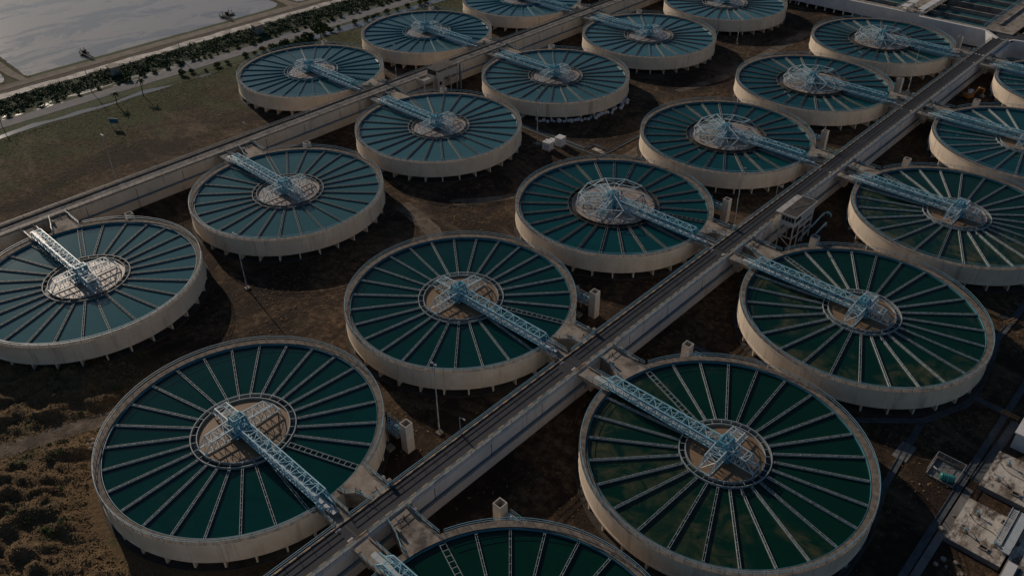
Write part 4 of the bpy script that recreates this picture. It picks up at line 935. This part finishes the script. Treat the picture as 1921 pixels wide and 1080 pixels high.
tree(-103.3, 194.2, 7, [(-1.6, -1.4, 5.0, 1.7), (1.2, 1.4, 5.1, 1.8), (0, 0, 6.2, 1.4), (-.5, 1.8, 4.0, 1.3), (.9, -1.8, 4.0, 1.3), (2, 2.8, 4.0, 1.1)], 'round bushy green tree standing behind the nearest far tank', 'leaf', 61)
tree(-105.5, 248.5, 6.5, [(-1.8, -2, 4.2, 1.8), (1, .6, 4.8, 2), (-.5, 3, 4.3, 1.8), (-2.5, 5, 3.8, 1.6)], 'dark tree by the canal at the top edge', 'leafdark', 62)
def palm(x, y, h, label, seed):
    rd = random.Random(seed); t = thing('palm_tree', label, 'palm tree', (x, y, 0), 0, 'palms beside the pool in the field'); b = MB()
    pts = [(.25*math.sin(i*.5), .1*i*.3, h*i/6) for i in range(7)]
    for p, q in zip(pts, pts[1:]): b.bar(p, q, .30, .30, 8)
    b.build('trunk', M['trunk'], t); b = MB(); top = Vector(pts[-1])
    for k in range(26):
        a = rd.random()*6.28; up = rd.uniform(-.5, .9); L = rd.uniform(1.4, 2.1); prev = top; wv = Vector((-math.sin(a), math.cos(a), 0))
        for s in range(1, 6):
            f = s/5; p = top+Vector((math.cos(a)*L*f, math.sin(a)*L*f, up*L*f-1.1*f*f)); w = .34*(1-f*.7)
            b.quad(prev-wv*w, prev+wv*w, p+wv*w*.8-Vector((0, 0, .12)), p-wv*w*.8-Vector((0, 0, .12))); prev = p
    b.build('crown', M['leafdark'], t)
palm(-102.3, 109.3, 4.4, 'shorter palm beside the narrow pool, nearer the left edge', 71); palm(-103.2, 119.1, 5.9, 'taller palm beside the narrow pool, nearer the tanks', 72)
# weeds and boulders on the rough near corner
rd = random.Random(33)
WEED = [crown_mesh('crown', [(rd.uniform(-.7, .7), rd.uniform(-.7, .7), .35, rd.uniform(.5, .9)) for _ in range(5)], .13, 110, 150+k, m) for k, m in enumerate(('leafdry', 'leaf'))]
n = 0
while n < 46:
    x, y = rd.uniform(20, 92), rd.uniform(2, 46); d = math.hypot(x-67.85, y-51.97)
    if d < 29 or (d > 40 and rd.random() < .7) or min(seg_d(x, y, *a, *c) for a, c in zip(TRACK, TRACK[1:])) < 3: continue
    t = thing('weed_clump', 'small weedy clump among the brown hummocks of the near left corner', 'weed', (x, y, ground_h(x, y)), rd.random()*6, 'weed clumps on the hummocks')
    k = rd.uniform(.35, .9); t.scale = (k, k, k*.8); link('crown', WEED[n % 2], t); link('stem', stem, t); n += 1
for k in range(9):
    x, y = 49+rd.uniform(-5, 4), 36+rd.uniform(-4, 4); b = MB(); q = rd.uniform(.4, 1.1); N = 9; rings = []
    for zz, f in ((-.2, 1), (.35, .95), (.7, .65), (.85, .2)): rings.append([(q*f*math.cos(2*math.pi*i/N)*rd.uniform(.8, 1.2), q*f*.8*math.sin(2*math.pi*i/N)*rd.uniform(.8, 1.2), zz*q) for i in range(N)])
    for a, c in zip(rings, rings[1:]):
        for i in range(N): b.quad(a[i], a[(i+1) % N], c[(i+1) % N], c[i], False)
    b.f.append(tuple(range(len(b.v), len(b.v)+N))); b.v += rings[-1]; b.sm.append(False)
    tag(b.build('boulder', M['conc'], None, (x, y, ground_h(x, y)), rd.random()*6), 'grey boulder in the rock pile left of the nearest clarifier', 'boulder', 'boulders on the rough ground')

def litter(name, n, where, size, mats, label, seed, hz):
    rd = random.Random(seed); b = MB()
    for _ in range(n):
        x, y = where(rd)
        if x is None: continue
        z = (ground_h(x, y) if hz else 0)+.02; a = rd.random()*6.28; tl = .55 if hz else .32; u = Vector((math.cos(a), math.sin(a), rd.uniform(-tl, tl))); v = Vector((-math.sin(a), math.cos(a), rd.uniform(-tl, tl)))
        s = size*rd.uniform(.5, 1.5); p = Vector((x, y, z+s*.35)); b.quad(p-u*s-v*s*.35, p+u*s-v*s*.5, p+u*s*.8+v*s*.45, p-u*s*.7+v*s*.4)
    tag(b.build(name, mats), label, 'grass', None, 'stuff')
def gmat(name, st):
    t = NT(name); return t.done(t.ramp(t.noise(1.1, 9, .75), st), .9, 0, .15)
G1 = gmat('dry_straw', [(.30, (.07, .043, .022)), (.5, (.185, .12, .06)), (.68, (.33, .23, .13))]); G2 = gmat('field_grass', [(.32, (.040, .060, .020)), (.5, (.11, .12, .045)), (.68, (.24, .19, .09))])
def near(rd):
    x, y = rd.uniform(4, 93), rd.uniform(-10, 49)
    if math.hypot(x-67.85, y-51.97) < 27.5 or min(seg_d(x, y, *a, *c) for a, c in zip(TRACK, TRACK[1:])) < 1.7: return None, None
    return x, y
litter('dry_grass', 42000, near, .17, G1, 'matted dry brown grass on the hummocks of the near left corner', 91, True)
def field(rd):
    x = -104+rd.random()**1.7*66; y = rd.uniform(50, 290)
    if math.hypot(x+66.4, (y-163.7+27.08) % 54.16-27.08) < 26.5 and y > 130: return None, None
    return (x, y) if mnoise.noise((x*.06, y*.05, 2)) > rd.uniform(-.5, .35)+max(0, (x+75)/70) else (None, None)
litter('field_grass', 46000, field, .20, G2, 'patchy green and tan grass across the field towards the canal', 93, False)
def yard(rd):
    x, y = rd.uniform(-28, 165), rd.uniform(60, 345)
    if any(math.hypot(x-cx, y-cy) < 26.3 for cx, _, rows, _ in SPEC.values() for cy, _, _ in rows) or 96 < x < 105: return None, None
    return (x, y) if mnoise.noise((x*.09, y*.09, 6)) > rd.uniform(-.2, .6) else (None, None)
litter('yard_grass', 60000, yard, .20, G1, 'thin dry grass scattered over the brown soil between the tanks', 95, False)
